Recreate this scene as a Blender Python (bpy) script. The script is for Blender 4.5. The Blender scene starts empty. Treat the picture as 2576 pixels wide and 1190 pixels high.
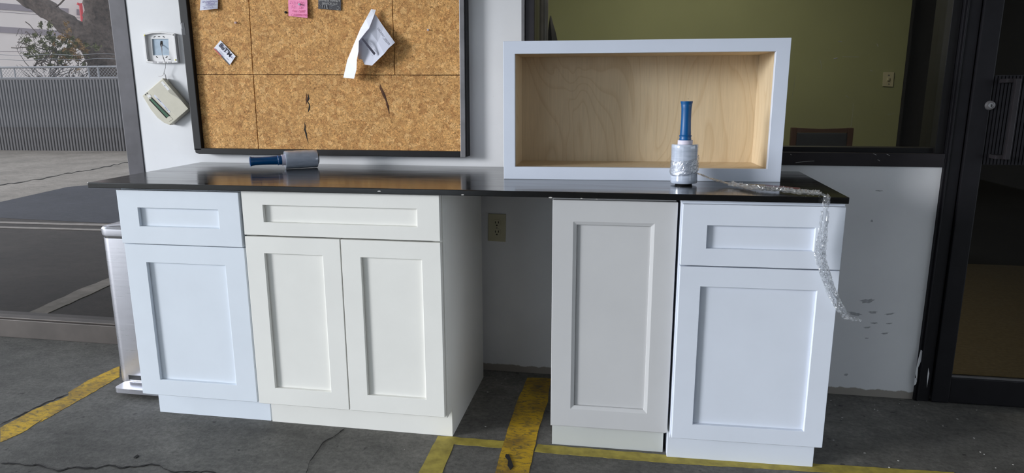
import bpy, bmesh, math, random
from mathutils import Vector, Matrix, noise
random.seed(7)
C = bpy.context.scene.collection
sc = bpy.context.scene
# ------------------------------------------------------------------ camera
FPX, CX, CY = 1691.25, 1287.4, 594.9
CAM = Vector((1.6869, -2.7074, 1.1834))
YAW, PIT, ROL = 0.1769, -0.2080, -0.0032
fw = Vector((-math.sin(YAW)*math.cos(PIT), math.cos(YAW)*math.cos(PIT), math.sin(PIT)))
r0 = Vector((math.cos(YAW), math.sin(YAW), 0)); u0 = r0.cross(fw)
rt = r0*math.cos(ROL) + u0*math.sin(ROL); up = u0*math.cos(ROL) - r0*math.sin(ROL)
cd = bpy.data.cameras.new('camera'); cam = bpy.data.objects.new('camera', cd); C.objects.link(cam)
M = Matrix((rt, up, -fw)).transposed().to_4x4(); M.translation = CAM; cam.matrix_world = M
cd.sensor_width = 36; cd.lens = FPX/2576*36; cd.clip_start = .05; cd.clip_end = 200
sc.camera = cam
# ------------------------------------------------------------------ light
w = bpy.data.worlds.new('overcast_sky'); sc.world = w; w.use_nodes = True
bg = w.node_tree.nodes['Background']; bg.inputs[0].default_value = (.80, .90, 1.0, 1); bg.inputs[1].default_value = 2.55
sl = bpy.data.lights.new('hazy_sun', 'SUN'); sl.energy = 3.3; sl.angle = math.radians(15); sl.color = (.95, .97, 1)
so = bpy.data.objects.new('hazy_sun', sl); C.objects.link(so)
so.rotation_euler = Vector((-1, -.56, .19)).to_track_quat('Z', 'Y').to_euler()
ol = bpy.data.lights.new('office_lamp', 'AREA'); ol.energy = 34; ol.size = 1.0; ol.color = (1, .95, .84)
oo = bpy.data.objects.new('office_lamp', ol); C.objects.link(oo); oo.location = (2.0, 1.0, 2.45)
vs = sc.view_settings; vs.view_transform = 'Standard'; vs.look = 'None'; vs.exposure = -.09; vs.gamma = 1
vs.use_curve_mapping = False

def ray(x, y): return fw + rt*((x-CX)/FPX) - up*((y-CY)/FPX)
def at(x, y, Y=0.0):                      # pixel -> point on the plane Y
    d = ray(x, y); return CAM + d*((Y-CAM.y)/d.y)
def atz(x, y, z=0.0):                     # pixel -> point on the height z
    d = ray(x, y); return CAM + d*((z-CAM.z)/d.z)

# ------------------------------------------------------------------ materials
def S(r, g, b):                           # sRGB 0..255 -> linear
    f = lambda c: (c/255/12.92) if c/255 <= .04045 else ((c/255+.055)/1.055)**2.4
    return (f(r), f(g), f(b), 1)
class NT:
    def __init__(s, name):
        s.m = bpy.data.materials.new(name); s.m.use_nodes = True; s.t = s.m.node_tree
        s.b = s.t.nodes['Principled BSDF']; s.out = s.t.nodes['Material Output']
        s.c = None
    def n(s, typ, **kw):
        nd = s.t.nodes.new('ShaderNode'+typ)
        for k, v in kw.items():
            if k.startswith('i_'):
                k2 = k[2:]; k2 = int(k2) if k2.isdigit() else k2.replace('_', ' ')
                if hasattr(v, 'node'): s.t.links.new(v, nd.inputs[k2])
                else: nd.inputs[k2].default_value = v
            else: setattr(nd, k, v)
        return nd
    def co(s, scale=(1, 1, 1)):
        if s.c is None: s.c = s.n('TexCoord').outputs['Object']
        mp = s.n('Mapping', i_Vector=s.c); mp.inputs['Scale'].default_value = scale; return mp.outputs[0]
    def noise(s, scale, detail=4, rough=.55, sc3=(1, 1, 1), dist=0):
        return s.n('TexNoise', i_Vector=s.co(sc3), i_Scale=scale, i_Detail=detail, i_Roughness=rough, i_Distortion=dist).outputs[0]
    def ramp(s, fac, stops):
        r = s.n('ValToRGB', i_Fac=fac); e = r.color_ramp.elements
        while len(e) < len(stops): e.new(.5)
        for el, (p, c) in zip(e, stops):
            el.position = p; el.color = c if len(c) == 4 else (*c, 1)
        return r.outputs[0]
    def mix(s, fac, a, b, mode='MIX'):
        m = s.n('Mix', data_type='RGBA', blend_type=mode)
        for i, v in ((0, fac), (6, a), (7, b)):
            if hasattr(v, 'node'): s.t.links.new(v, m.inputs[i])
            else: m.inputs[i].default_value = v
        return m.outputs[2]
    def math(s, op, a, b=0.0):
        m = s.n('Math', operation=op)
        for i, v in ((0, a), (1, b)):
            if hasattr(v, 'node'): s.t.links.new(v, m.inputs[i])
            else: m.inputs[i].default_value = v
        return m.outputs[0]
    def set(s, k, v):
        if hasattr(v, 'node'): s.t.links.new(v, s.b.inputs[k])
        else: s.b.inputs[k].default_value = v
    def bump(s, h, strength=.2, dist=.002):
        b = s.n('Bump', i_Height=h, i_Strength=strength, i_Distance=dist)
        s.t.links.new(b.outputs[0], s.b.inputs['Normal'])
def simple(name, col, rough=.5, metal=0, var=.06, scale=30, spec=.5, bump=0, coat=0):
    t = NT(name); c = col if len(col) == 4 else (*col, 1)
    d = tuple(x*(1-var) for x in c[:3])+(1,); l = tuple(min(1, x*(1+var)) for x in c[:3])+(1,)
    n = t.noise(scale)
    t.set('Base Color', t.ramp(n, [(.3, d), (.7, l)])); t.set('Roughness', rough); t.set('Metallic', metal)
    t.set('Specular IOR Level', spec); t.set('Coat Weight', coat)
    if bump: t.bump(n, bump)
    return t.m
K = {}
def mat_wall():
    t = NT('white_wall_paint')
    n = t.noise(3, 5); big = t.ramp(n, [(.3, S(216, 216, 219)), (.7, S(226, 226, 228))])
    # scuffs and chips
    sp = t.ramp(t.noise(26, 3, .7), [(.70, (0, 0, 0)), (.76, (.5, .5, .5))])
    c = t.mix(sp, big, S(185, 187, 190))
    # bare ragged strip where the paint stops above the floor
    z = t.n('SeparateXYZ', i_0=t.n('TexCoord').outputs['Object']).outputs[2]
    zz = t.math('ADD', z, t.math('MULTIPLY', t.noise(18, 5, .6, (1, 1, .25)), .03))
    base = t.ramp(zz, [(.044, (1, 1, 1)), (.047, (0, 0, 0))])
    c = t.mix(base, c, S(150, 143, 136))
    t.set('Base Color', c); t.set('Roughness', .55); t.bump(t.noise(90, 4), .12, .002); return t.m
K['wall'] = mat_wall()
def mat_floor(name, base, dark, light, brown=None):
    t = NT(name)
    a = t.ramp(t.noise(1.3, 8, .62), [(.32, dark), (.5, base), (.72, light)])
    fine = t.ramp(t.noise(60, 5, .7), [(.3, (.62, .62, .62)), (.7, (1.25, 1.25, 1.25))])
    c = t.mix(1.0, a, fine, 'MULTIPLY')
    st = t.ramp(t.noise(9, 6, .7, (1, 1.6, 1)), [(.38, (.72, .72, .72)), (.6, (1.1, 1.1, 1.1))])
    c = t.mix(.8, c, st, 'MULTIPLY')
    dots = t.ramp(t.noise(24, 2, .5), [(.26, (.45, .45, .45)), (.31, (1, 1, 1))])
    c = t.mix(1.0, c, dots, 'MULTIPLY')
    t.set('Base Color', c); t.set('Roughness', .72); t.bump(t.noise(140, 5, .7), .35, .003); return t.m
K['floor'] = mat_floor('stained_concrete', S(103, 101, 97), S(84, 82, 79), S(130, 127, 121))
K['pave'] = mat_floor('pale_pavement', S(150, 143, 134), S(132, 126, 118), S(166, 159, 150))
K['shade_floor'] = mat_floor('brown_shaded_concrete', S(60, 54, 50), S(50, 45, 42), S(72, 66, 61))  # shade of the covered ground put into the concrete colour
K['ground_shade'] = mat_floor('bluish_ground_shade', S(58, 61, 70), S(50, 53, 62), S(68, 70, 80))  # bluish dark tone carries the shade band on the ground
def mat_yellow():
    t = NT('worn_yellow_paint')
    c = t.ramp(t.noise(7, 6, .6), [(.35, S(150, 118, 44)), (.55, S(205, 165, 40)), (.75, S(222, 178, 30))])
    wn = t.noise(34, 8, .75, (1, 2.2, 1), .8)
    wear = t.ramp(wn, [(.48, (0, 0, 0)), (.62, (.85, .85, .85))])
    c = t.mix(wear, c, S(88, 82, 62))
    t.set('Base Color', c); t.set('Roughness', .6); t.bump(wn, .3, .002); return t.m
K['yellow'] = mat_yellow()
K['yellow_pale'] = simple('dusty_yellow_paint', S(168, 152, 66), .65, var=.3, scale=22)
def mat_cork():
    t = NT('cork')
    def warped(amp, sc_):
        vm = t.n('VectorMath', operation='ADD'); t.t.links.new(t.co(), vm.inputs[0])
        nn = t.n('TexNoise', i_Vector=t.co(), i_Scale=sc_, i_Detail=5, i_Roughness=.65)
        sm = t.n('VectorMath', operation='SCALE'); t.t.links.new(nn.outputs[1], sm.inputs[0]); sm.inputs['Scale'].default_value = amp
        t.t.links.new(sm.outputs[0], vm.inputs[1]); return vm.outputs[0]
    wv = warped(.055, 38); wf = warped(.02, 130)
    v = t.n('TexVoronoi', i_Scale=58, i_Randomness=1.0); t.t.links.new(wv, v.inputs['Vector'])
    cell = t.n('SeparateXYZ', i_0=v.outputs['Color']).outputs[0]
    a = t.ramp(cell, [(0, S(192, 142, 86)), (.3, S(207, 159, 99)), (.7, S(217, 170, 108)), (1, S(230, 186, 126))])
    v3 = t.n('TexVoronoi', i_Scale=190, i_Randomness=1.0); t.t.links.new(wf, v3.inputs['Vector'])
    cf_ = t.n('SeparateXYZ', i_0=v3.outputs['Color']).outputs[1]
    a = t.mix(1.0, a, t.ramp(cf_, [(0, (.60, .54, .47)), (.3, (.92, .9, .88)), (.8, (1.06, 1.05, 1.04)), (1, (1.34, 1.32, 1.28))]), 'MULTIPLY')
    b = t.ramp(t.noise(260, 5, .75, (1, 1, 1), 2.0), [(.38, (.46, .38, .32)), (.48, (1.02, 1.02, 1.02)), (.75, (1.2, 1.18, 1.15))])
    c = t.mix(1.0, a, b, 'MULTIPLY')
    v2 = t.n('TexVoronoi', i_Scale=58, feature='DISTANCE_TO_EDGE'); t.t.links.new(wv, v2.inputs['Vector'])
    ed = t.ramp(v2.outputs[0], [(0.0, (.34, .27, .20)), (.045, (1, 1, 1))])
    c = t.mix(t.ramp(t.noise(22, 2), [(.45, (0, 0, 0)), (.6, (.9, .9, .9))]), c, t.mix(1.0, c, ed, 'MULTIPLY'))
    fl = t.ramp(t.noise(150, 2, .6, (1, 1, 1), 3.5), [(.355, (.14, .09, .07)), (.385, (1, 1, 1))])
    c = t.mix(.9, c, fl, 'MULTIPLY')
    big = t.ramp(t.noise(5, 3), [(.35, (.93, .91, .89)), (.65, (1.05, 1.03, 1.0))])
    c = t.mix(1, c, big, 'MULTIPLY')
    t.set('Base Color', c); t.set('Roughness', .85); t.bump(t.noise(200, 5, .7), .5, .002); return t.m
K['cork'] = mat_cork()
def mat_birch():
    t = NT('birch_plywood')
    # cathedral grain: rings from a strongly stretched distorted field
    n1 = t.noise(2.6, 2, .45, (1.5, 1, .55), .7)
    rings = t.math('FRACT', t.math('MULTIPLY', n1, 16.0))
    line = t.ramp(rings, [(0, (.80, .72, .62)), (.10, (1, 1, 1)), (.75, (1, 1, 1)), (1, (.86, .8, .72))])
    base = t.ramp(t.noise(5, 4, .5, (1, 1, .25)), [(.3, S(208, 188, 156)), (.7, S(222, 203, 172))])
    c = t.mix(.55, base, line, 'MULTIPLY')
    fi = t.ramp(t.noise(40, 3, .6, (5, 5, .25)), [(.3, (.93, .92, .9)), (.7, (1.04, 1.03, 1.02))])
    c = t.mix(1, c, fi, 'MULTIPLY')
    t.set('Base Color', c); t.set('Roughness', .42); t.bump(t.noise(90, 3, .6, (4, 4, .3)), .05, .001); return t.m
K['birch'] = mat_birch()
def mat_counter():
    t = NT('black_stone_worktop')
    t.set('Base Color', t.ramp(t.noise(120, 4, .7), [(.3, S(9, 9, 10)), (.75, S(20, 20, 21))]))
    t.set('Roughness', t.ramp(t.noise(14, 5, .6, (.3, 2, 1)), [(.3, (.10, .10, .10)), (.7, (.20, .20, .20))]))
    t.set('Specular IOR Level', .75); t.bump(t.noise(260, 3), .02, .0005); return t.m
K['counter'] = mat_counter()
def paint(name, col): return simple(name, col, .42, 0, .025, 5, .4)
K['cabA'] = paint('cool_white_cabinet_paint', S(224, 231, 240))
K['cabB'] = paint('warm_white_cabinet_paint', S(236, 235, 230))
K['cabC'] = paint('light_grey_cabinet_paint', S(197, 197, 198))
K['cabD'] = paint('bright_white_cabinet_paint', S(215, 221, 232))
K['box'] = paint('blue_white_box_paint', S(218, 225, 240))
K['alu_dark'] = simple('dark_bronze_aluminium', S(52, 49, 52), .38, .5, .12, 14, .4)
K['alu_grey'] = simple('weathered_grey_aluminium', S(60, 58, 63), .5, .3, .3, 9)
K['rail_brown'] = simple('dusty_brown_aluminium', S(82, 75, 71), .5, .3, .18, 7)
K['black'] = simple('black_frame', S(22, 21, 23), .5, .1, .2, 20, .3)
K['blackdoor'] = simple('black_door_metal', S(24, 23, 27), .5, .2, .15, 20, .3)
K['steel_grey'] = simple('grey_metal_trim', S(120, 118, 120), .4, .6, .15, 18)
K['green'] = simple('olive_wall_paint', S(146, 149, 108), .7, 0, .06, 2)
K['darkroom'] = simple('dark_opening_and_cloth', S(24, 23, 24), .8, 0, .1, 4)  # near-black paints the darkness of an opening; also the cloth colour
K['carpet'] = simple('brown_carpet', S(84, 72, 48), .95, 0, .25, 60, bump=.2)
K['ceiling'] = simple('ceiling_paint', S(222, 222, 220), .8, 0, .05, 4)
K['brownwall'] = simple('garage_wall_paint', S(190, 188, 186), .8, 0, .08, 3)
K['slat'] = simple('grey_ribbed_concrete', S(116, 115, 117), .9, 0, .12, 5)
K['slatback'] = simple('groove_shade_black', S(14, 14, 16), .9, 0, .1, 5)  # near-black puts the shade of the grooves into the colour
K['bark'] = simple('grey_brown_bark', S(90, 80, 74), .95, 0, .45, 12, bump=.8)
K['bark2'] = simple('pale_bark', S(150, 140, 128), .95, 0, .3, 12, bump=.6)
K['leaf'] = simple('olive_leaf', S(84, 86, 48), .7, 0, .6, 3)
K['leaf2'] = simple('rusty_leaf', S(128, 100, 60), .7, 0, .5, 3)
K['stucco'] = simple('cream_stucco', S(226, 218, 214), .85, 0, .03, 1)
K['band'] = simple('taupe_band', S(150, 142, 148), .85, 0, .05, 2)
K['galv'] = simple('galvanised_steel', S(150, 152, 156), .5, .5, .15, 20)
K['red'] = simple('red_pipe_paint', S(206, 70, 78), .5, 0, .1, 6)
K['blue'] = simple('blue_plastic', S(0, 82, 140), .38, 0, .06, 30)
K['core'] = simple('white_card_core', S(214, 208, 222), .7, 0, .05, 30)
K['blackplastic'] = simple('black_plastic', S(26, 26, 28), .45, 0, .1, 30)
K['ivory'] = simple('ivory_plastic', S(186, 180, 150), .45, 0, .05, 20)
K['beige'] = simple('beige_plastic', S(196, 190, 172), .45, 0, .04, 20)
K['offwhite'] = simple('off_white_plastic', S(222, 220, 220), .45, 0, .03, 20)
K['lcd'] = simple('green_display', S(44, 92, 58), .2, 0, .15, 20)
K['bluewall'] = simple('old_blue_grey_paint', S(166, 184, 200), .6, 0, .12, 40)
K['darkhole'] = simple('dark_hole', S(30, 24, 22), .9)
K['brass'] = simple('yellow_screw', S(206, 200, 90), .4, .4)
K['screw'] = simple('silver_screw', S(190, 190, 190), .35, .7)
K['wire'] = simple('grey_wire', S(134, 120, 118), .5)
K['paper'] = simple('white_paper', S(212, 214, 228), .8, 0, .02, 8)
K['paperwhite'] = simple('bright_paper', S(240, 241, 250), .8, 0, .02, 8)
K['pink'] = simple('pink_paper', S(246, 150, 190), .8, 0, .04, 8)
K['ink'] = simple('dark_ink', S(50, 48, 66), .7)
K['inkblue'] = simple('violet_pen_ink', S(120, 110, 160), .7)
K['inkpink'] = simple('magenta_pen_ink', S(196, 80, 130), .7)
K['cardred'] = simple('red_print', S(190, 60, 62), .5)
K['cardblack'] = simple('charcoal_card', S(58, 56, 60), .4)
K['cardtext'] = simple('pale_print', S(190, 188, 186), .5)
K['label'] = simple('dark_label', S(40, 38, 42), .3)
K['crack'] = simple('crack', S(34, 32, 32), .95)
K['gouge'] = simple('cork_gouge', S(92, 60, 40), .95, 0, .5, 90)
K['maroon'] = simple('maroon_sleeve', S(96, 34, 48), .4)
K['tan'] = simple('tan_sleeve', S(140, 124, 96), .5)
K['chairwood'] = simple('dark_chair_wood', S(70, 46, 34), .5)
K['chairfab'] = simple('charcoal_chair_fabric', S(40, 44, 52), .9)
K['chip'] = simple('white_chip', S(190, 188, 184), .7)
K['whiteline'] = simple('faded_white_line', S(150, 144, 138), .8, 0, .2, 12)
K['scuff'] = simple('grey_scuff', S(166, 166, 170), .8, 0, .2, 60)
K['scuffl'] = simple('light_scratch', S(120, 116, 112), .7)
def mat_steel():
    t = NT('brushed_stainless')
    t.set('Base Color', S(222, 222, 230)); t.set('Metallic', 1.0)
    t.set('Roughness', t.ramp(t.noise(30, 4, .6, (.3, .3, 14)), [(.3, (.27, .27, .27)), (.7, (.31, .31, .31))])); return t.m
K['steel'] = mat_steel()
def mat_glass(name, tint, gloss=.03, rough=.02):
    t = NT(name); t.t.nodes.remove(t.b)
    tr = t.n('BsdfTransparent', i_Color=tint); gl = t.n('BsdfGlossy', i_Roughness=rough, i_Color=(.9, .92, .95, 1))
    lw = t.n('LayerWeight', i_Blend=.5)
    fr = t.math('ADD', t.math('MULTIPLY', t.math('POWER', lw.outputs[1], 5.0), .9), gloss)
    mx = t.n('MixShader', i_0=fr, i_1=tr.outputs[0], i_2=gl.outputs[0])
    t.t.links.new(mx.outputs[0], t.out.inputs[0]); return t.m
K['glass_left'] = mat_glass('hazy_window_glass', (.67, .65, .645, 1), .010)
K['glass_right'] = mat_glass('tinted_window_glass', (.74, .74, .71, 1))
def mat_film(name, opac, bscale, body=(.9, .92, .96, 1), gl=.35):
    t = NT(name); t.t.nodes.remove(t.b)
    nz = t.noise(bscale, 5, .7, (1, 1, 1), 1.0)
    bp = t.n('Bump', i_Height=nz, i_Strength=.35, i_Distance=.003)
    tr = t.n('BsdfTransparent', i_Color=(.95, .96, .97, 1)); df = t.n('BsdfDiffuse', i_Color=body)
    g = t.n('BsdfGlossy', i_Roughness=.05, i_Normal=bp.outputs[0])
    m1 = t.n('MixShader', i_0=opac, i_1=tr.outputs[0], i_2=df.outputs[0])
    lw = t.n('LayerWeight', i_Blend=.5, i_Normal=bp.outputs[0])
    m2 = t.n('MixShader', i_0=t.math('ADD', t.math('MULTIPLY', t.math('POWER', lw.outputs[1], 2.5), gl*2), .16), i_1=m1.outputs[0], i_2=g.outputs[0])
    t.t.links.new(m2.outputs[0], t.out.inputs[0]); return t.m
K['film'] = mat_film('clear_crumpled_film', .09, 150, gl=.7)
def mat_roll():
    t = NT('layered_stretch_film')
    t.set('Base Color', t.ramp(t.noise(20, 4, .6, (1, 1, 6)), [(.3, S(166, 176, 194)), (.7, S(196, 204, 220))]))
    t.set('Roughness', .14); t.set('Coat Weight', 1.0); t.set('Coat Roughness', .04)
    t.set('Subsurface Weight', 0); t.bump(t.noise(10, 2, .5, (.5, .5, 9)), .04, .001); return t.m
K['roll'] = mat_roll()

# ------------------------------------------------------------------ builders
ORG = {}
class MB:
    def __init__(s): s.v = []; s.f = []; s.smooth = False
    def box(s, x0, x1, y0, y1, z0, z1, T=None):
        i = len(s.v)
        for x in (x0, x1):
            for y in (y0, y1):
                for z in (z0, z1):
                    p = Vector((x, y, z)); s.v.append(T @ p if T else p)
        for q in ((0, 1, 3, 2), (4, 6, 7, 5), (0, 4, 5, 1), (2, 3, 7, 6), (0, 2, 6, 4), (1, 5, 7, 3)):
            s.f.append(tuple(i+k for k in q))
        return s
    def prism(s, pts, off):
        i = len(s.v); n = len(pts); off = Vector(off)
        s.v += [Vector(p) for p in pts] + [Vector(p)+off for p in pts]
        s.f.append(tuple(range(i, i+n))); s.f.append(tuple(range(i+2*n-1, i+n-1, -1)))
        for k in range(n):
            j = (k+1) % n; s.f.append((i+k, i+n+k, i+n+j, i+j))
        return s
    def ring(s, outer, inner, off):       # closed frame between two loops
        i = len(s.v); n = len(outer); off = Vector(off)
        for L in (outer, inner): s.v += [Vector(p) for p in L]
        for L in (outer, inner): s.v += [Vector(p)+off for p in L]
        for k in range(n):
            j = (k+1) % n
            s.f += [(i+k, i+j, i+n+j, i+n+k), (i+2*n+j, i+2*n+k, i+3*n+k, i+3*n+j),
                    (i+k, i+2*n+k, i+2*n+j, i+j), (i+n+j, i+3*n+j, i+3*n+k, i+n+k)]
        return s
    def loft(s, loops, close=True, caps=True):
        i = len(s.v); n = len(loops[0])
        for L in loops: s.v += [Vector(p) for p in L]
        for a in range(len(loops)-1):
            for k in range(n if close else n-1):
                j = (k+1) % n; s.f.append((i+a*n+k, i+a*n+j, i+(a+1)*n+j, i+(a+1)*n+k))
        if caps and close:
            s.f.append(tuple(i+k for k in range(n-1, -1, -1))); s.f.append(tuple(i+(len(loops)-1)*n+k for k in range(n)))
        return s
    def tube(s, pts, r, n=8, caps=True):
        pts = [Vector(p) for p in pts]; R = r if isinstance(r, (list, tuple)) else [r]*len(pts)
        loops = []; ref = None
        for k, p in enumerate(pts):
            d = (pts[min(k+1, len(pts)-1)] - pts[max(k-1, 0)]).normalized()
            if ref is None:
                ref = Vector((0, 0, 1)) if abs(d.z) < .9 else Vector((1, 0, 0))
            a = (ref - d*ref.dot(d)).normalized(); ref = a; b = d.cross(a)
            loops.append([p + (a*math.cos(t)+b*math.sin(t))*R[k] for t in [2*math.pi*q/n for q in range(n)]])
        return s.loft(loops, True, caps)
    def lathe(s, prof, base, axis=(0, 0, 1), n=40):   # prof: (radius, height)
        ax = Vector(axis).normalized(); a = ax.orthogonal().normalized(); b = ax.cross(a); base = Vector(base)
        loops = [[base + ax*h + (a*math.cos(2*math.pi*q/n)+b*math.sin(2*math.pi*q/n))*max(r, 1e-5) for q in range(n)] for r, h in prof]
        return s.loft(loops)
    def build(s, name, m, parent=None, loc=None, bevel=0, smooth=False, segs=2):
        if parent is not None: org = ORG[parent.as_pointer()]
        else: org = Vector(loc) if loc is not None else Vector((0, 0, 0))
        me = bpy.data.meshes.new(name); me.from_pydata([tuple(p-org) for p in s.v], [], s.f)
        bm = bmesh.new(); bm.from_mesh(me)
        bmesh.ops.recalc_face_normals(bm, faces=bm.faces)
        if bevel:
            ed = [e for e in bm.edges if len(e.link_faces) == 2 and e.calc_face_angle(0) > .5]
            bmesh.ops.bevel(bm, geom=ed, offset=bevel, segments=segs, affect='EDGES', profile=.6, clamp_overlap=True)
        if smooth:
            for f in bm.faces: f.smooth = True
            for e in bm.edges:
                if len(e.link_faces) == 2 and e.calc_face_angle(0) > .6: e.smooth = False
        bm.to_mesh(me); bm.free()
        me.materials.append(m); o = bpy.data.objects.new(name, me); C.objects.link(o)
        ORG[o.as_pointer()] = org
        if parent is not None: o.parent = parent
        else: o.location = org
        return o
def thing(name, label, cat, loc, group=None):
    o = bpy.data.objects.new(name, None); o.empty_display_size = .05; C.objects.link(o)
    o.location = loc; ORG[o.as_pointer()] = Vector(loc); tag(o, label, cat, group); return o
def tag(o, label, cat, group=None):
    o['label'] = label; o['category'] = cat
    if group: o['group'] = group
    return o
def struct(o): o['kind'] = 'structure'; return o
def plate(name, px, Y, th, m, parent=None, bevel=0, loc=None):   # flat thing facing the room, outline on plane Y
    return MB().prism([at(x, y, Y) for x, y in px], (0, th, 0)).build(name, m, parent, loc=loc, bevel=bevel)
def gplate(name, px, z, th, m, parent=None):
    return MB().prism([atz(x, y, z) for x, y in px], (0, 0, -th)).build(name, m, parent)
def text(body, m, parent, origin, ux, uy, size, name='lettering', shear=0, bold=0, align='CENTER', depth=.0002, ysc=1.0):
    cu = bpy.data.curves.new(name, 'FONT'); cu.body = body; cu.size = 1; cu.extrude = 0; cu.align_x = align; cu.align_y = 'CENTER'
    cu.shear = shear; cu.offset = bold; cu.resolution_u = 3
    tmp = bpy.data.objects.new('tmp', cu); C.objects.link(tmp)
    dg = bpy.context.evaluated_depsgraph_get(); me = bpy.data.meshes.new_from_object(tmp.evaluated_get(dg))
    bpy.data.objects.remove(tmp); ux = Vector(ux).normalized(); uy = Vector(uy).normalized()
    org = ORG[parent.as_pointer()]; origin = Vector(origin)
    for v in me.vertices:
        v.co = origin + ux*v.co.x*size + uy*v.co.y*size*ysc - org
    me.name = name; me.materials.clear(); me.materials.append(m)
    o = bpy.data.objects.new(name, me); C.objects.link(o); o.parent = parent; ORG[o.as_pointer()] = org; return o

# ================================================================== THE SETTING
WL, WX, W2 = -.486, 1.244, 2.809          # pier left edge, window left, low wall right end
ZS = .918                                  # underside of window frame
b = MB().box(-3.4, 9, -8, 0.02, -.15, 0)
floor = struct(b.build('floor', K['floor']))
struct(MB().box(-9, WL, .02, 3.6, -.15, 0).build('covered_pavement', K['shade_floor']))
struct(MB().box(9, 30, -20, 30, -.15, 0).box(-30, 9, 3.6, 30, -.15, 0).box(-30, -3.4, -20, .02, -.15, 0).box(-30, -9, .02, 3.6, -.15, 0).build('parking_pavement', K['pave']))
# white wall: pier + low wall under the window
wall = struct(MB().prism([(WL, 0, 0), (W2, 0, 0), (W2, 0, ZS), (WX, 0, ZS), (WX, 0, 3), (WL, 0, 3)], (0, .15, 0)).build('wall_back', K['wall']))
# scuffs and scratches on the low wall
for (x, y, w_, h_, a) in ((2181, 758, 17, 5, -.08), (2195, 786, 11, 3, 0), (2238, 790, 12, 2, -.15), (2198, 813, 9, 2, 0), (2181, 824, 9, 2, -.1),
                          (2226, 839, 9, 2, -.12), (2128, 943, 5, 3, -.2), (2211, 480, 10, 1.5, .04), (2150, 790, 16, 4, .2), (2236, 814, 8, 1.5, -.1),
                          (2180, 851, 5, 1.5, 0), (2193, 556, 3, 3, -1)):
    P = []
    for k in range(14):
        t = 2*math.pi*k/14; rr = 1+.25*math.sin(k*2.7+x)
        dx, dy = w_*math.cos(t)*rr, h_*math.sin(t)*rr - .25*h_*math.cos(t)**2*2
        P.append((x+dx*math.cos(a)-dy*math.sin(a), y+dx*math.sin(a)+dy*math.cos(a)))
    plate('scuff_mark', P, -.0004, .0004, K['scuff'], wall)
# ceiling slab of the car port, and the far walls of the garage
struct(MB().box(-3.4, 9, -8, -.005, 2.75, 2.95).build('ceiling', K['ceiling']))
struct(MB().box(-3.4, WL-.1, 0.16, 3.2, 2.75, 2.95).build('added_shade_canopy', K['ceiling']))  # unseen canopy, added to shade the ground behind the left glass
struct(MB().box(6.5, 6.7, -8, -5.4, 0, 2.75).box(6.5, 6.7, -.6, 0, 0, 2.75).build('wall_right', K['brownwall']))  # unseen wall, gap left in it to bring in side light
struct(MB().box(-.5, 6.5, -8.2, -8, 0, 2.75).build('wall_front', K['brownwall']))  # unseen wall, lengthened to keep a bright reflection off the right window

# ---- yellow parking lines
def line(px, m, name='painted_line', z=.0012): return gplate(name, px, z, .001, m, floor)
def rough(px, amp=1.2, step=14):
    out = []
    for k in range(len(px)):
        a, c = Vector(px[k]), Vector(px[(k+1) % len(px)]); n = max(1, int((c-a).length/step))
        for j in range(n):
            p = a.lerp(c, j/n)
            if j: p += Vector((random.uniform(-amp, amp), random.uniform(-amp, amp)))
            out.append((p.x, p.y))
    return out
line(rough([(0, 1076), (95, 1026), (172, 995), (171, 987), (230, 952), (300, 921), (300, 948), (140, 1040), (100, 1062), (109, 1052), (55, 1088), (0, 1112)]), K['yellow'])
line(rough([(1310, 952), (1385, 952), (1378, 1010), (1352, 1088), (1330, 1190), (1322, 1240), (1225, 1240), (1245, 1190), (1268, 1110), (1300, 1010), (1326, 950)][1:]), K['yellow'])
line(rough([(1101, 1096), (1268, 1109), (1262, 1127), (1141, 1117), (1112, 1190), (1095, 1240), (1034, 1240), (1052, 1190)], .8), K['yellow_pale'])
line(rough([(1352, 1117), (1700, 1146), (1700, 1166), (1344, 1136)], .8), K['yellow_pale'])
line(rough([(1700, 1146), (2240, 1178), (2400, 1188), (2398, 1206), (1700, 1166)], .8), K['yellow_pale'])
def crack(px, w=1.2, m='crack', z=.0022, name='crack', par=None):
    L = []; R_ = []
    pts = []
    for a, c in zip(px[:-1], px[1:]):
        a, c = Vector(a), Vector(c); n = max(1, int((c-a).length/9))
        for j in range(n): pts.append(a.lerp(c, j/n) + Vector((random.uniform(-1.5, 1.5), random.uniform(-1.6, 1.6))))
    pts.append(Vector(px[-1]))
    for k, p in enumerate(pts):
        ww = w*random.uniform(.3, 1.3) if 0 < k < len(pts)-1 else .1
        L.append((p.x, p.y-ww)); R_.append((p.x+ww*.4, p.y+ww))
    gplate(name, L+R_[::-1], z, .0008, K[m], par or floor)
crack([(0, 1165), (30, 1166), (70, 1170), (98, 1168), (118, 1177), (142, 1184), (160, 1180), (190, 1175), (240, 1178), (272, 1169), (300, 1176), (345, 1172), (370, 1168), (400, 1170), (412, 1180), (430, 1187), (520, 1186), (600, 1200)], 1.5)
crack([(866, 1078), (836, 1100), (812, 1112), (800, 1130), (786, 1150), (775, 1168), (770, 1190), (760, 1230)], 1.1)
crack([(0, 1069), (45, 1046), (100, 1020), (150, 998), (172, 990)], 1.0)
gplate('floor_pit', [(1272, 1142), (1280, 1143), (1286, 1158), (1291, 1172), (1283, 1181), (1276, 1170), (1278, 1158), (1270, 1148)], .0035, .002, K['crack'], floor)
gplate('floor_pit', [(335, 1150), (345, 1143), (349, 1146), (341, 1152)], .0025, .002, K['crack'], floor)
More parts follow.
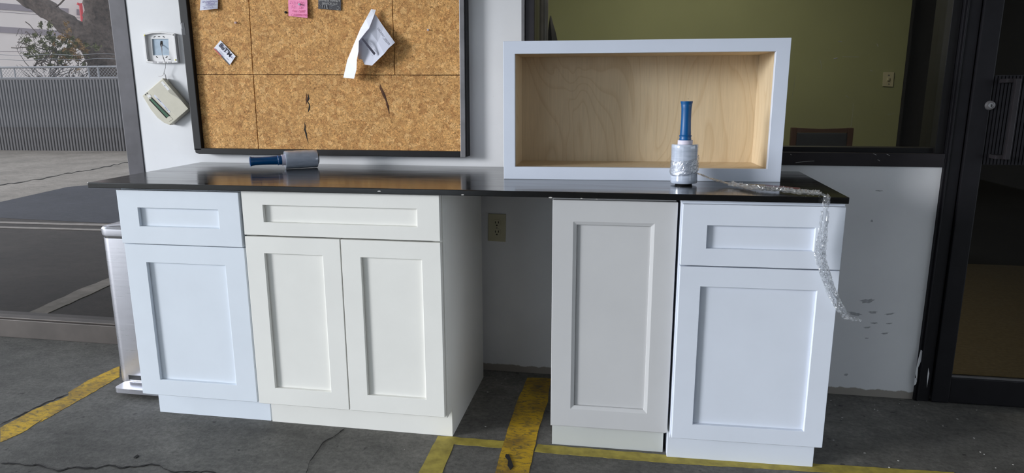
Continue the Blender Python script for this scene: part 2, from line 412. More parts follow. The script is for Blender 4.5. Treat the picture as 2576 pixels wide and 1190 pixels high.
# paint chips and crumbs scattered on the floor
b = MB()
for x, y in [(1248, 957), (1262, 965), (1270, 954), (1226, 987), (1221, 1074), (1102, 1073), (2118, 1052), (2100, 1020), (2200, 1020), (2262, 1016), (2300, 1022), (2310, 1018),
             (2450, 1103), (2408, 1055), (2117, 1056), (2548, 1170), (2260, 1160), (2330, 1060), (2090, 1008), (2078, 1009), (1017, 1131)] + [(random.uniform(2080, 2560), random.uniform(1020, 1180)) for _ in range(11)]:
    p = atz(x, y); r = random.uniform(.0012, .0034); a0 = random.random()*6
    b.prism([p+Vector((r*math.cos(a0+t)*random.uniform(.6, 1.5), r*math.sin(a0+t), .0022)) for t in (0, 1.2, 2.5, 3.7, 5)], (0, 0, -.0012))
o = b.build('paint_crumbs', K['chip']); o['kind'] = 'stuff'; tag(o, 'tiny white paint chips and crumbs scattered over the concrete floor', 'debris')

# ---- left shop window (clear pane in grey aluminium) ----
win = struct(MB().box(-3.0, WL-.08, .055, .062, .098, 3).build('window_1', K['glass_left']))
MB().prism([at(275, 0, 0), at(316, 0, 0), (WL, 0, 0), (-.568, 0, 0)], (0, .11, 0))
f = MB().box(-.568, WL-.001, -.004, .12, 0, 3).build('window_frame', K['alu_grey'], win, bevel=.003)
f = MB().box(-3.0, -.569, -.002, .12, 0, .092).box(-3.0, -.569, .012, .1, .0925, .1).build('bottom_rail', K['rail_brown'], win, bevel=.002)
MB().box(-.578, -.569, .03, .085, .1, 3).build('glazing_bead', K['alu_dark'], win)

# ---- right window of the office
win2 = struct(MB().box(WX+.045, W2-.02, .05, .056, .965, 3).build('window_2', K['glass_right']))
MB().box(WX, WX+.012, -.006, .15, ZS, 3).build('jamb_trim', K['steel_grey'], win2)
MB().box(WX+.012, WX+.05, .004, .15, ZS+.05, 3).build('window_frame', K['alu_dark'], win2, bevel=.002)
MB().box(WX, W2, -.012, .15, ZS, .967).build('window_sill', K['alu_dark'], win2, bevel=.002)
MB().box(WX+.05, W2-.03, .02, .09, .967, .985).build('glazing_bead', K['black'], win2)
MB().box(W2-.03, W2, .004, .15, .967, 3).build('window_frame', K['black'], win2, bevel=.002)
for (x0, y0, x1, y1, wd) in ((2062, 150, 2066, 175, .8), (2097, 148, 2106, 146, 3), (2118, 143, 2160, 143, .9), (2188, 177, 2195, 179, 1), (2205, 110, 2208, 118, 1),
                             (2108, 104, 2118, 105, 1.5), (2232, 288, 2248, 286, .7), (2140, 320, 2146, 260, .5), (1991, 250, 2000, 190, .5), (2127, 240, 2133, 246, .8)):
    MB().tube([at(x0, y0, .0495), at((x0+x1)/2+1, (y0+y1)/2, .0495), at(x1, y1, .0495)], wd*.0006, 5).build('smudge', K['steel_grey'], win2)
for (x0, y0, x1, y1) in ((2001, 409, 2048, 405), (2196, 387, 2204, 390), (2207, 402, 2213, 405), (2230, 388, 2238, 392), (1988, 388, 1990, 390)):
    MB().tube([at(x0, y0, -.0125), at((x0+x1)/2, (y0+y1)/2-.6, -.0125), at(x1, y1, -.0125)], .0006, 5).build('scratch', K['chip'], win2)

for px in ([(2316, 880), (2321, 884), (2318, 905), (2309, 925), (2306, 960), (2302, 938), (2309, 905)], [(2301, 950), (2307, 953), (2304, 966), (2299, 970)], [(2335, 925), (2337, 940), (2331, 975), (2332, 950)]):
    plate('paint_smear', px, -.0128, .0006, K['wall'], wall)
# ---- door on the right
DX = 2.868
struct(MB().box(W2+.001, DX-.004, -.012, .15, 0, 3).box(W2+.008, W2+.014, -.018, -.012, 0, 3).build('trim_1', K['blackdoor'], bevel=.002))
door = struct(MB().box(DX, DX+.062, -.022, .03, .004, 3).box(DX+.062, DX+1.0, -.018, .026, .004, .108).box(DX+.9, DX+1.0, -.022, .03, .108, 3).build('door_1', K['blackdoor'], bevel=.004))
MB().box(DX+.062, DX+.9, -.004, .004, .108, 3).build('door_glass', K['glass_right'], door)
MB().box(DX+.062, DX+.9, -.014, -.006, .108, .116).build('glazing_bead', K['steel_grey'], door)
pl = MB().box(DX+.062, DX+.9, -.014, .014, .93, 1.245).build('push_plate', K['blackdoor'], door)
for k in range(34):
    x = DX+.066+k*.0115
    MB().box(x, x+.0075, -.019, -.014, .932, 1.243).build('rib', K['blackdoor'], pl)
lc = at(2489, 265, -.02)
lk = MB().lathe([(.017, 0), (.017, .006), (.0145, .011), (.012, .012), (.0001, .012)], lc+Vector((0, 0.003, 0)), (0, -1, 0), 28).build('lock_cylinder', K['steel_grey'], door, smooth=True)
MB().lathe([(.008, 0), (.008, .002), (.0001, .002)], lc+Vector((0, -.009, 0)), (0, -1, 0), 16).build('key_plug', K['galv'], lk)
MB().box(lc.x-.0012, lc.x+.0012, lc.y-.013, lc.y-.0105, lc.z-.006, lc.z+.004).build('keyhole', K['crack'], lk)
hx = at(2556, 212, -.07).x
h = MB().box(hx-.008, hx+.008, -.085, -.068, .955, 1.232).box(hx-.03, hx+.008, -.068, -.014, 1.218, 1.232).box(hx-.03, hx+.008, -.068, -.014, .955, .969)
h.build('pull_handle', K['alu_dark'], door, bevel=.002)

# ---- office behind the glass
RY = 2.3
gx = at(2272, 200, RY).x
struct(MB().box(WL-.1, gx, RY, RY+.1, 0, 2.6).build('wall_office', K['green']))
struct(MB().box(gx, 6.4, RY+.1, RY+.2, 0, 2.6).box(gx, gx+.02, RY-.0, RY+.1, 0, 2.6).build('dark_opening_back', K['darkroom']))  # dark opening beyond the green wall, closed with near-black panels
struct(MB().box(WL-.1, WL, .151, RY, 0, 2.6).build('wall_left', K['green']))
struct(MB().box(WL-.1, 6.4, .151, RY+.2, 2.6, 2.7).box(W2, 6.4, .06, .15, 2.5, 2.6).build('office_ceiling', K['ceiling']))
struct(MB().box(WL-.1, 6.4, .151, RY+.2, -.05, .002).box(DX, 6.4, .035, .15, -.05, .002).build('office_carpet', K['carpet']))
struct(MB().box(3.9, 6.5, -.02, .15, 0, 2.74).build('wall_back_right', K['brownwall']))
struct(MB().box(6.4, 6.5, .151, RY+.2, 0, 2.6).build('office_wall_end', K['darkroom']))
struct(MB().box(W2-.3, 6.5, 2.2, 2.29, 2.2, 2.6).build('office_beam', K['darkroom']))
sw = thing('light_switch', 'ivory toggle light switch on the olive wall inside the office', 'light switch', at(2234, 218, RY))
plate('wall_plate', [(2222, 181), (2249, 181), (2246, 218), (2220, 217)], RY-.008, .007, K['ivory'], sw, .001)
plate('toggle', [(2233, 195), (2238, 195), (2237, 203), (2232, 203)], RY-.018, .010, K['ivory'], sw)
for y in (188, 210): plate('screw', [(2234, y), (2237, y), (2237, y+3), (2234, y+3)], RY-.0095, .0015, K['steel_grey'], sw)
ch = thing('office_chair', 'dark chair with wooden frame and charcoal padded back inside the office', 'chair', Vector((at(2068, 350, 1.9).x, 1.9, .002)))
c0 = at(1990, 321, 1.9); c1 = at(2147, 321, 1.9); xa, xb, zt = c0.x, c1.x, c0.z
for x in (xa, xb-.035): MB().box(x, x+.035, 1.89, 1.925, .002, zt).build('back_post', K['chairwood'], ch, bevel=.004)
MB().prism([(xa+.036, 1.892, zt-.03), (xa+.036, 1.892, zt-.002), ((xa+xb)/2, 1.892, zt-.008), (xb-.036, 1.892, zt-.002), (xb-.036, 1.892, zt-.03)], (0, .03, 0)).build('top_rail', K['chairwood'], ch)
MB().box(xa+.037, xb-.037, 1.885, 1.925, zt-.36, zt-.032).build('back_pad', K['chairfab'], ch, bevel=.008)
MB().box(xa, xb, 1.45, 1.888, .42, .48).build('seat', K['chairfab'], ch, bevel=.015)
for x in (xa, xb-.035): MB().box(x, x+.035, 1.46, 1.495, .002, .418).build('leg', K['chairwood'], ch)
cx_, cz = at(1367, 60, .55), 0
col = thing('wrapped_pipe', 'grey foam-wrapped vertical pipe behind the left edge of the office window', 'pipe', (cx_.x, .55, .002))
MB().tube([(cx_.x, .55, z) for z in (.002, .5, 1, 1.5, 2, 2.59)], .0215, 16).build('foam_sleeve', K['steel_grey'], col, smooth=True)
dr = thing('dark_cloth', 'dark cloth hanging beside the grey pipe behind the office window', 'cloth', at(1392, 200, .6))
dl = []
for k, (yy, xl, xr) in enumerate(((40, 1383, 1386), (60, 1380, 1391), (80, 1378, 1397), (103, 1376, 1402), (160, 1374, 1412), (260, 1372, 1420))):
    a, c = at(xl, yy, .6), at(xr, yy, .6)
    dl.append([a, (a+c)/2+Vector((0, -.02, 0)), c, (a+c)/2+Vector((0, .02, 0))])
MB().loft(dl).build('cloth_fold', K['darkroom'], dr, smooth=True)

# ================================================================== OUTSIDE (reflection in the left window, built as geometry behind it)
gplate('ground_shade_band', [(-60, 520), (0, 508), (170, 470), (380, 452), (520, 452), (520, 560), (250, 560), (-60, 545)], .002, .002, K['ground_shade'], floor)  # shade band painted as a dark patch on the ground
gplate('painted_line', [(-60, 556), (0, 557), (260, 563), (420, 568), (420, 572), (260, 568), (0, 561), (-60, 560)], .004, .002, K['whiteline'], floor)
gplate('painted_line', [(-60, 568), (0, 569), (260, 576), (420, 580), (420, 583), (260, 580), (0, 573), (-60, 572)], .004, .002, K['whiteline'], floor)
gplate('painted_line', rough([(40, 800), (210, 723), (300, 690), (300, 706), (215, 745), (80, 805)], .8), .004, .002, K['whiteline'], floor)
crack([(-40, 468), (0, 465), (90, 452), (180, 434), (260, 420), (340, 405)], .8, z=.004)
A0, A1 = at(0, 378, 10.18), at(340, 380, 10.4)
rw = thing('ribbed_wall', 'low grey ribbed concrete wall across the parking lot', 'wall', Vector((-10.4, 10.3, 0)))
HW = 1.53
dirw = Vector((A1.x-A0.x, 10.41-10.18, 0)).normalized(); nrm = Vector((dirw.y, -dirw.x, 0))
O = Vector((A0.x, 10.18, 0))
def wp(s, o_, z): return O + dirw*s + nrm*o_ + Vector((0, 0, z))
MB().prism([wp(-2.5, -.03, 0), wp(5, -.03, 0), wp(5, -.2, 0), wp(-2.5, -.2, 0)], (0, 0, HW)).build('back_panel', K['slatback'], rw)
pitch = (A1-A0).length/45.0
rib = None
for k in range(-30, 62):
    if rib is None:
        s0 = k*pitch
        rib = MB().prism([wp(s0, -.03, 0), wp(s0+pitch*.66, -.03, 0), wp(s0+pitch*.60, 0.02, 0), wp(s0+pitch*.06, 0.02, 0)], (0, 0, HW)).build('rib', K['slat'], rw); k0 = k
    else:
        c = rib.copy(); C.objects.link(c); c.parent = rw; c.location = dirw*((k-k0)*pitch)
MB().prism([wp(-2.5, .02, HW), wp(5, .02, HW), wp(5, -.2, HW), wp(-2.5, -.2, HW)], (0, 0, .03)).build('coping', K['slat'], rw)
# chain link fence standing on it
cf = thing('chain_link_fence', 'galvanised chain-link fence on top of the grey ribbed wall', 'fence', wp(1.5, -.1, HW+.03))
zt_, zb = 1.80, HW+.045
MB().tube([wp(-2.5, -.1, zt_), wp(5, -.1, zt_)], .022, 8).build('top_rail', K['galv'], cf)
MB().tube([wp(-2.5, -.1, zb), wp(5, -.1, zb)], .014, 6).build('bottom_rail', K['galv'], cf)
for x in (3, 36, 212, 235, 292):
    s_ = (at(x, 190, 10.3)-A0).dot(dirw)
    MB().tube([wp(s_, -.1, HW+.03), wp(s_, -.1, zt_+.02)], .02 if x != 36 else .014, 8).build('post', K['galv'], cf)
b = MB()
k = -2.5
while k < 5:
    hgt = zt_-zb
    for sg in (1, -1):
        b.tube([wp(k, -.1, zb if sg > 0 else zt_), wp(k+hgt, -.1+.003*sg, zt_ if sg > 0 else zb)], .0035, 3, False)
    k += .075
o = b.build('wire_mesh', K['galv'], cf); o['kind'] = 'stuff'
for z in (1.96, 2.06):
    pts = [wp(-2.5+j*.25, -.1, z+.015*math.sin(j*1.3)) for j in range(31)]
    MB().tube(pts, .005, 4).build('barbed_wire', K['galv'], cf)
# building beyond: front recedes to the right
B0 = at(0, 16, 20.0); bdx = Vector((1.0, .56, 0)).normalized()
bn = Vector((bdx.y, -bdx.x, 0))
def onb(x, y, off=0.0):
    d = ray(x, y); p0 = Vector((B0.x, B0.y, 0)) + bn*off
    return CAM + d*((p0-CAM).dot(bn)/d.dot(bn))
bl = thing('cream_building', 'cream stucco building with taupe bands behind the trees', 'building', Vector((B0.x, B0.y+1, 0)))
pA = Vector((B0.x, B0.y, 0))-bdx*9; pB = Vector((B0.x, B0.y, 0))+bdx*9
MB().prism([pA, pB, pB-bn*6, pA-bn*6], (0, 0, 8)).build('facade', K['stucco'], bl)
def band(x0, y0, x1, y1, h0, h1):
    MB().prism([onb(x0, y0, .03), onb(x1, y1, .03), onb(x1, y1+h1, .03), onb(x0, y0+h0, .03)], -bn*.03).build('painted_band', K['band'], bl)
band(-120, -2, 171, 21, 17, 15); band(192, 23, 205, 24, 14, 14); band(268, 29, 420, 40, 15, 14); band(-120, 58, 420, 96, 16, 12)
for (x0, y0, x1, y1) in ((-100, 22, 400, 60), (-100, 128, 400, 132), (-100, -30, 400, 5)):
    MB().tube([onb(x0, y0, .005), onb(x1, y1, .005)], .008, 4).build('wall_joint', K['band'], bl)
rp = thing('standpipe', 'red standpipe with elbow top on the cream building', 'pipe', onb(207, 70, .2))
p = [onb(196, 13, .22), onb(198, 9, .22), onb(202, 9, .22), onb(203, 20, .22), onb(207, 60, .22), onb(208, 68, .22)]
MB().tube(p, [.06, .065, .065, .06, .055, .07], 10).build('riser', K['red'], rp, smooth=True)
MB().tube([onb(200, 69, .22), onb(222, 70, .22)], .035, 8).build('foot_flange', K['red'], rp)
MB().tube([onb(214, 74, .2), onb(222, 73, .2), onb(224, 60, .2), onb(224, 20, .2)], .02, 6).build('white_conduit', K['paper'], rp)
# trees
def wob(pts, r, n=10, amp=.25, seed=0):
    P = []; R_ = []
    m_ = len(pts)-1
    for k in range(m_*5+1):
        t = k/5; i = min(int(t), m_-1); q = t-i
        p = Vector(pts[i]).lerp(Vector(pts[i+1]), q); rr = r[i]*(1-q)+r[i+1]*q
        P.append(p + Vector((noise.noise(p*1.3+Vector((seed, 0, 0))), 0, 0))*rr*.25); R_.append(rr)
    b = MB(); b.tube(P, R_, n)
    for v in b.v:
        v += (noise.noise_vector(v*4+Vector((seed, 3, 1)))*amp*.25 + noise.noise_vector(v*11)*amp*.1)
    return b
TY = 13.6
tr = thing('forked_tree', 'thick grey-brown tree forking behind the chain-link fence', 'tree', Vector((at(262, 200, TY).x, TY, 0)))
g0 = at(275, 300, TY); g0.z = 0
wob([g0, at(272, 215, TY), at(262, 150, TY), at(250, 95, TY), at(246, 30, TY), at(244, -60, TY), at(230, -200, TY)], [.55, .48, .42, .36, .33, .31, .28], 16, .35).build('trunk', K['bark'], tr, smooth=True)
wob([at(262, 165, TY-.1), at(235, 115, TY-.15), at(195, 78, TY-.15), at(150, 50, TY-.2), at(105, 15, TY-.2), at(60, -12, TY-.3), at(-20, -60, TY-.3)], [.36, .33, .29, .25, .24, .20, .16], 14, .3, 5).build('limb', K['bark'], tr, smooth=True)
MB().tube([at(140, 17, TY-.3), at(150, 10, TY-.3), at(165, -6, TY-.3)], .02, 5).build('twig', K['bark'], tr)
t2 = thing('pale_tree', 'slim pale-barked trunk right of the forked tree', 'tree', Vector((at(288, 200, 14.4).x, 14.4, 0)))
g1 = at(296, 300, 14.4); g1.z = 0
wob([g1, at(294, 160, 14.4), at(288, 110, 14.4), at(283, 60, 14.4), at(278, 40, 14.4)], [.2, .17, .14, .13, .1], 12, .2, 9).build('trunk', K['bark2'], t2, smooth=True)
def leaves(centres, n, sz, m, name, par, seed):
    rnd = random.Random(seed); b = MB()
    for _ in range(n):
        x, y, rx, ry = rnd.choice(centres); a = rnd.random()*6.28; q = abs(rnd.gauss(0, .6))
        p = at(x+rx*q*math.cos(a), y+ry*q*math.sin(a), rnd.uniform(11.6, 13.0))
        d = Vector((rnd.gauss(0, 1), rnd.gauss(0, 1), rnd.gauss(0, 1))).normalized(); e = d.orthogonal().normalized()
        s1 = sz*rnd.uniform(.5, 1.4); i = len(b.v)
        b.v += [p-d*s1, p+e*s1*.4, p+d*s1, p-e*s1*.4]; b.f.append((i, i+1, i+2, i+3))
    o = b.build(name, K[m], par); o['kind'] = 'stuff'; return o
bu = thing('scraggly_bush', 'olive and rust scraggly bush behind the chain-link fence', 'bush', Vector((at(140, 200, 12.3).x, 12.3, 0)))
rb_ = random.Random(11)
cl1 = [(rb_.gauss(128, 34), rb_.gauss(120, 24), rb_.uniform(5, 15), rb_.uniform(4, 11)) for _ in range(48)]
cl2 = [(rb_.gauss(180, 26), rb_.gauss(122, 26), rb_.uniform(4, 13), rb_.uniform(4, 9)) for _ in range(30)]
leaves(cl1, 3000, .036, 'leaf', 'green_foliage', bu, 1)
leaves(cl2, 1300, .034, 'leaf2', 'rusty_foliage', bu, 2)
b = MB(); rnd = random.Random(4)
for k in range(90):
    x0 = rnd.uniform(80, 230); y0 = rnd.uniform(150, 215); ang = rnd.uniform(-2.6, -.5); L = rnd.uniform(25, 85)
    if x0 > 170: L *= .6
    P = [(x0, y0)]
    for j in range(5):
        ang += rnd.uniform(-.35, .35); P.append((P[-1][0]+L/5*math.cos(ang), P[-1][1]+L/5*math.sin(ang)))
    yy = rnd.uniform(11.6, 13)
    b.tube([at(x, y, yy) for x, y in P], [.014, .012, .010, .008, .006, .004], 4)
for x0, y0, x1, y1 in ((112, 110, 66, 55), (105, 120, 42, 105), (100, 125, 30, 118), (90, 100, 60, 78), (150, 190, 140, 120)):
    P = [at(x0+(x1-x0)*j/6+rnd.uniform(-3, 3), y0+(y1-y0)*j/6+rnd.uniform(-3, 3), 12) for j in range(7)]
    b.tube(P, .012, 4)
for k in range(60):
    x = rnd.uniform(40, 110); y = rnd.uniform(70, 120); b.tube([at(x, y, 12), at(x+rnd.uniform(-9, 9), y+rnd.uniform(-2, 14), 12)], .005, 3)
g = at(140, 300, 12.3); g.z = 0
for k in range(6): b.tube([g+Vector((rnd.uniform(-.2, .2), 0, 0)), at(rnd.uniform(90, 210), 190, 12.3)], .03, 6)
o = b.build('twigs', K['bark'], bu); o['kind'] = 'stuff'

# ================================================================== BASE CABINETS
def rect(T, x0, x1, z0, z1, y): return [T @ Vector((x0, y, z0)), T @ Vector((x1, y, z0)), T @ Vector((x1, y, z1)), T @ Vector((x0, y, z1))]
def shaker(name, m, par, T, x0, x1, z0, z1, rail, y0=0.0, th=.020, rec=.0125, mould=0.0):
    o = rect(T, x0, x1, z0, z1, y0); i0 = rect(T, x0+rail[0], x1-rail[1], z0+rail[2], z1-rail[3], y0)
    b = MB(); dy = T.to_3x3() @ Vector((0, 1, 0))
    if mould:                             # sloped inner moulding ending in a small step
        i1 = rect(T, x0+rail[0]+mould, x1-rail[1]-mould, z0+rail[2]+mould, z1-rail[3]-mould, y0+.005)
    else: i1 = i0
    n = len(b.v); L = [[p+dy*th for p in o], o, i0] + ([i1] if mould else []) + [[p+dy*(th-(y0+.005 if mould else 0)*0) for p in i1]]
    L[-1] = [q + dy*(th-(.005 if mould else 0)) for q in i1]
    b.loft(L, True, False)
    lo = len(L); idx0 = 0; idxL = (lo-1)*4
    for k in range(4):
        j = (k+1) % 4; b.f.append((idx0+j, idx0+k, idxL+k, idxL+j))
    d = b.build(name, m, par, bevel=.0011, segs=1)
    g_ = .0003
    a0, a1 = x0+rail[0]+mould+g_, x1-rail[1]-mould-g_; c0, c1 = z0+rail[2]+mould+g_, z1-rail[3]-mould-g_
    MB().prism(rect(T, a0, a1, c0, c1, y0+(rec if not mould else .012)), dy*(th-rec-.001)).build('recessed_panel', m, d)
    return d
def cabinet(label, m, xl, xr, yl, yr, fronts, toe=.0, lip=.004, kick=None, dep=.575, name='base_cabinet', ztop=.8755, bx=(0, 0)):
    ang = math.atan2(yr-yl, xr-xl); W = math.hypot(xr-xl, yr-yl)
    T = Matrix.Translation((xl, yl, 0)) @ Matrix.Rotation(ang, 4, 'Z')
    root = thing(name, label, 'cabinet', T @ Vector((W/2, .3, 0)))
    a, c = -lip+bx[0], W+lip+bx[1]; y0 = .021
    dy = T.to_3x3() @ Vector((1, 0, 0))
    for s0 in (a, c-.016):                # side panels with the toe notch
        MB().prism([T @ Vector((s0, y, z)) for y, z in ((y0+.019, ztop), (y0+.019, .102), (y0+.075, .102), (y0+.075, 0), (dep, 0), (dep, ztop))], dy*.016).build('side_panel', m, root, bevel=.0008, segs=1)
    MB().box(a+.0165, c-.0165, dep-.008, dep-.001, .1, ztop-.001, T).build('back_panel', m, root)
    MB().box(a+.0165, c-.0165, y0+.02, dep-.009, .102, .118, T).build('bottom_panel', m, root)
    MB().ring(rect(T, a, c, .102, ztop, y0), rect(T, a+.035, c-.035, .14, ztop-.035, y0), T.to_3x3() @ Vector((0, .0185, 0))).build('face_frame', m, root, bevel=.0008, segs=1)
    MB().box(a-.0, c+.0, y0+.061, y0+.0745, 0, .1005, T).build('toe_kick', kick or m, root, bevel=.0008, segs=1)
    for f in fronts:
        nm, x0, x1, z0, z1, rail = f[:6]; kw = f[6] if len(f) > 6 else {}
        shaker(nm, m, root, T, x0*W, x1*W, z0, z1, rail, **kw)
    return root, T, W
R = .057
# A: narrow cool-white unit, left
wA = .4551
cabinet('narrow cool-white shaker base cabinet at the left end, drawer over one door', K['cabA'], -.054, .401, -.6845, -.6795,
        [('drawer_front', 0, 1, .681, .868, (.076, .079, .062, .060), dict(y0=-.007)), ('door', 0, 1, .1135, .677, (R+.022, R+.019, R+.003, R+.007))], bx=(0, -.005))
# B: wide warm-white sink base
cabinet('wide warm-white shaker base cabinet with one drawer front and two doors', K['cabB'], .410, 1.091, -.6835, -.679,
        [('drawer_front', 0, 1, .7245, .8735, (.075, .075, .045, .046)), ('door', 0, .4975, .1135, .7195, (.067, .063, R+.005, R)), ('door', .5025, 1, .1135, .7195, (.067, .064, R+.004, R+.001))], dep=.60)
# C: full-height door, light grey
cabinet('light grey base cabinet with one full-height moulded door', K['cabC'], 1.4505, 1.827, -.6715, -.662,
        [('door', 0, 1, .1145, .8665, (.064, .066, .062, .066), dict(mould=.011, th=.02))], lip=.002, bx=(0, -.006), kick=simple('dull_grey_kick', S(194, 197, 195), .45, 0, .03, 5))
# D: bright white, right
cabinet('bright white shaker base cabinet at the right end, drawer over one door', K['cabD'], 1.8395, 2.2935, -.690, -.6745,
        [('drawer_front', 0, 1, .6805, .8655, (.073, .078, .053, .062)), ('door', 0, 1, .1135, .6765, (.063, .058, R-.006, R+.004))])

# ---- worktop
zt = .8945
cp = [atz(219, 459, zt), atz(2137, 497, zt), Vector((atz(2010, 431, zt).x, -.006, zt)), Vector((atz(490, 410, zt).x, -.006, zt))]
cp[1].z = cp[0].z = zt
o = MB().prism([p-Vector((0, 0, .0185)) for p in cp], (0, 0, .0185)).build('worktop', K['counter'], loc=(1.05, -.33, .876), bevel=.002)
tag(o, 'long black polished stone worktop lying across the four base cabinets', 'worktop')
wt = o
def chip(x, y, r):
    q = cp[0].lerp(cp[1], (x-219)/1918); yy = q.y
    MB().prism([at(x+r*math.cos(t)*1.6, y+r*math.sin(t)*.6, yy-.0005) for t in (0, 1.1, 2.3, 3.4, 4.6, 5.5)], (0, .0008, 0)).build('edge_chip', K['chip'], wt)
for q in ((953, 481, 3), (1163, 490, 2.5), (1384, 497, 3), (1500, 501, 1.6), (1462, 499, 2)): chip(*q)

# ================================================================== OPEN BOX ON THE WORKTOP
zc = zt+.0003
a, c = atz(1267, 450, zc), atz(1962, 458, zc)
W = (c-a).length; ang = math.atan2(c.y-a.y, c.x-a.x)
T = Matrix.Translation(a) @ Matrix.Rotation(ang, 4, 'Z')
HB = .464
bx = thing('open_wall_cabinet', 'open white-framed birch plywood wall cabinet lying lengthwise on the black worktop', 'cabinet', T @ Vector((W/2, .12, 0)))
rl, rr_, rb, rtp = .0395, .0445, .043, .0415
dyv = T.to_3x3() @ Vector((0, 1, 0))
MB().ring(rect(T, 0, W, 0, HB, 0), rect(T, rl, W-rr_, rb, HB-rtp, 0), dyv*.019).build('face_frame', K['box'], bx, bevel=.0008, segs=1)
DB = .235
e = .006
MB().box(rl-.013-e+.006, rl-e+.006-.0005, .0195, DB, rb-.013, HB-rtp+.013, T).build('side_panel', K['birch'], bx)
MB().box(W-rr_+.0005, W-rr_+.0135, .0195, DB, rb-.013, HB-rtp+.013, T).build('side_panel', K['birch'], bx)
MB().box(rl, W-rr_, .0195, DB, rb-.013, rb-.0005, T).build('bottom_panel', K['birch'], bx)
MB().box(rl, W-rr_, .0195, DB, HB-rtp+.0005, HB-rtp+.013, T).build('top_panel', K['birch'], bx)
MB().box(rl-.013, W-rr_+.0135, DB+.0005, DB+.006, 0.0, HB-.004, T).build('back_panel', K['birch'], bx)
for kx in (0.002, W-.016): MB().box(kx, kx+.014, .0195, DB, 0, HB-.004, T).build('outer_side', K['box'], bx)
MB().box(.0165, W-.0165, .0195, DB, HB-.018, HB-.004, T).build('outer_top', K['box'], bx)

# ================================================================== STRETCH FILM ROLLS
def handle_prof(L=.128, r=.0165):
    return [(r*1.12, 0), (r*1.16, .003), (r*1.10, .007), (r*1.10, .010), (r*1.2, .012), (r*1.2, .014), (r*1.04, .016), (r*1.05, .02), (r*.98, .045), (r*.95, .07), (r*.98, .10), (r*1.05, L-.012),
            (r*1.03, L-.010), (r*1.15, L-.004), (r*1.17, L), (r*.95, L), (r*.9, L-.012), (.0001, L-.012)]
def roll(label, base, axis, rr, L, group, hl=.122, corer=.0235):
    ax = Vector(axis).normalized(); base = Vector(base)
    t = thing('film_roll', label, 'film roll', base, group)
    prof = [(.0001, 0), (rr*.97, 0), (rr, .002)] + [(rr*(1+.006*math.sin(k*1.9)), .002+(L-.005)*k/12) for k in range(1, 12)] + [(rr, L-.003), (rr*.97, L), (.0001, L)]
    MB().lathe(prof, base+ax*.006, ax, 48).build('film_winding', K['roll'], t, smooth=True)
    MB().lathe([(.0001, 0), (rr*.62, 0), (rr*.66, .003), (rr*.66, .0058), (.0001, .0058)], base, ax, 32).build('end_cap', K['blackplastic'], t, smooth=True)
    MB().lathe([(.0001, 0), (corer, 0), (corer, .0125), (.0001, .0125)], base+ax*(L+.0062), ax, 36).build('core', K['core'], t, smooth=True)
    MB().lathe(handle_prof(hl), base+ax*(L+.019), ax, 36).build('handle', K['blue'], t, smooth=True)
    return t
wb = atz(1721, 468, zt); yb = wb.y+.04
rA = roll('upright film roll with blue handle standing on the worktop before the open box', (wb.x, yb, zt+.0003), (-.01, .0, 1), .0428, .125, 'blue-handled stretch film rolls')
# loose crinkled film around the upright roll
b = MB(); n = 72; loops = []
for k in range(13):
    h = .040+.048*k/12; L = []
    for q in range(n):
        t = 2*math.pi*q/n
        wv = .0012+.0028*abs(noise.noise(Vector((math.cos(t)*5, math.sin(t)*5, h*110))))+.0022*abs(noise.noise(Vector((math.cos(t)*14, math.sin(t)*14, h*260))))
        if k in (0, 12): wv = .0006
        L.append(Vector((wb.x+math.cos(t)*(.0432+wv), yb+math.sin(t)*(.0432+wv), zt+h+.010*math.sin(t+.8))))
    loops.append(L)
b.loft(loops, True, False).build('loose_film', K['film'], rA, smooth=False)
MB().tube([Vector((wb.x+.001, yb, zt+.272)), Vector((wb.x+.001, yb, zt+.2755))], .0007, 5).build('rod_tip', K['blackplastic'], rA)
# lying roll at the back under the cork board
rB = .0355
pe = atz(800, 399, zt+rB); ph = atz(643, 406, zt+rB)
ax = (ph-pe); ax.z = 0; ax.normalize()
print('roll axis', ph, pe, (ph-pe).length)
roll('film roll with blue handle lying on its side below the cork board', pe+Vector((0, 0, .0004+rB*.012)), ax, rB, .125, 'blue-handled stretch film rolls', hl=.118, corer=.0215)

# ---- trailing strip of clear film
def strip(pts, wd, seed, wr=.004, n=9, sub=10, upv=None):
    b = MB(); loops = []; m_ = len(pts)-1; tot = m_*sub
    for k in range(tot+1):
        t = k/sub; i = min(int(t), m_-1); q = t-i
        p0 = pts[max(i-1, 0)]; p1 = pts[i]; p2 = pts[i+1]; p3 = pts[min(i+2, m_)]
        p = .5*((2*p1)+(p2-p0)*q+(2*p0-5*p1+4*p2-p3)*q*q+(3*p1-p0-3*p2+p3)*q**3)
        w0 = wd[i]*(1-q)+wd[i+1]*q
        d = (pts[i+1]-pts[i]).normalized(); s_ = Vector((0, 1, 0)) if abs(d.z) < .5 else Vector((1, 0, 0))
        s_ = (s_-d*s_.dot(d)).normalized(); nn = s_.cross(d)
        L = []
        for j in range(n):
            u = (j/(n-1)-.5)
            off = noise.noise(Vector((u*7+seed, k*.55, seed)))*wr + noise.noise(Vector((u*17, k*1.3, seed*2)))*wr*.7
            if upv: off = abs(off)
            L.append(p + s_*(u*w0 + noise.noise(Vector((k*.4, seed*3, u*3)))*w0*.15) + (nn*off if not upv else Vector((0, 0, off))))
        loops.append(L)
    b.loft(loops, False, False); return b
fs = thing('trailing_film', 'crumpled clear plastic film trailing over the worktop and hanging off its right front', 'plastic film', atz(1900, 478, zt))
Yf = cp[1].y-.03
ztop = zt+.005
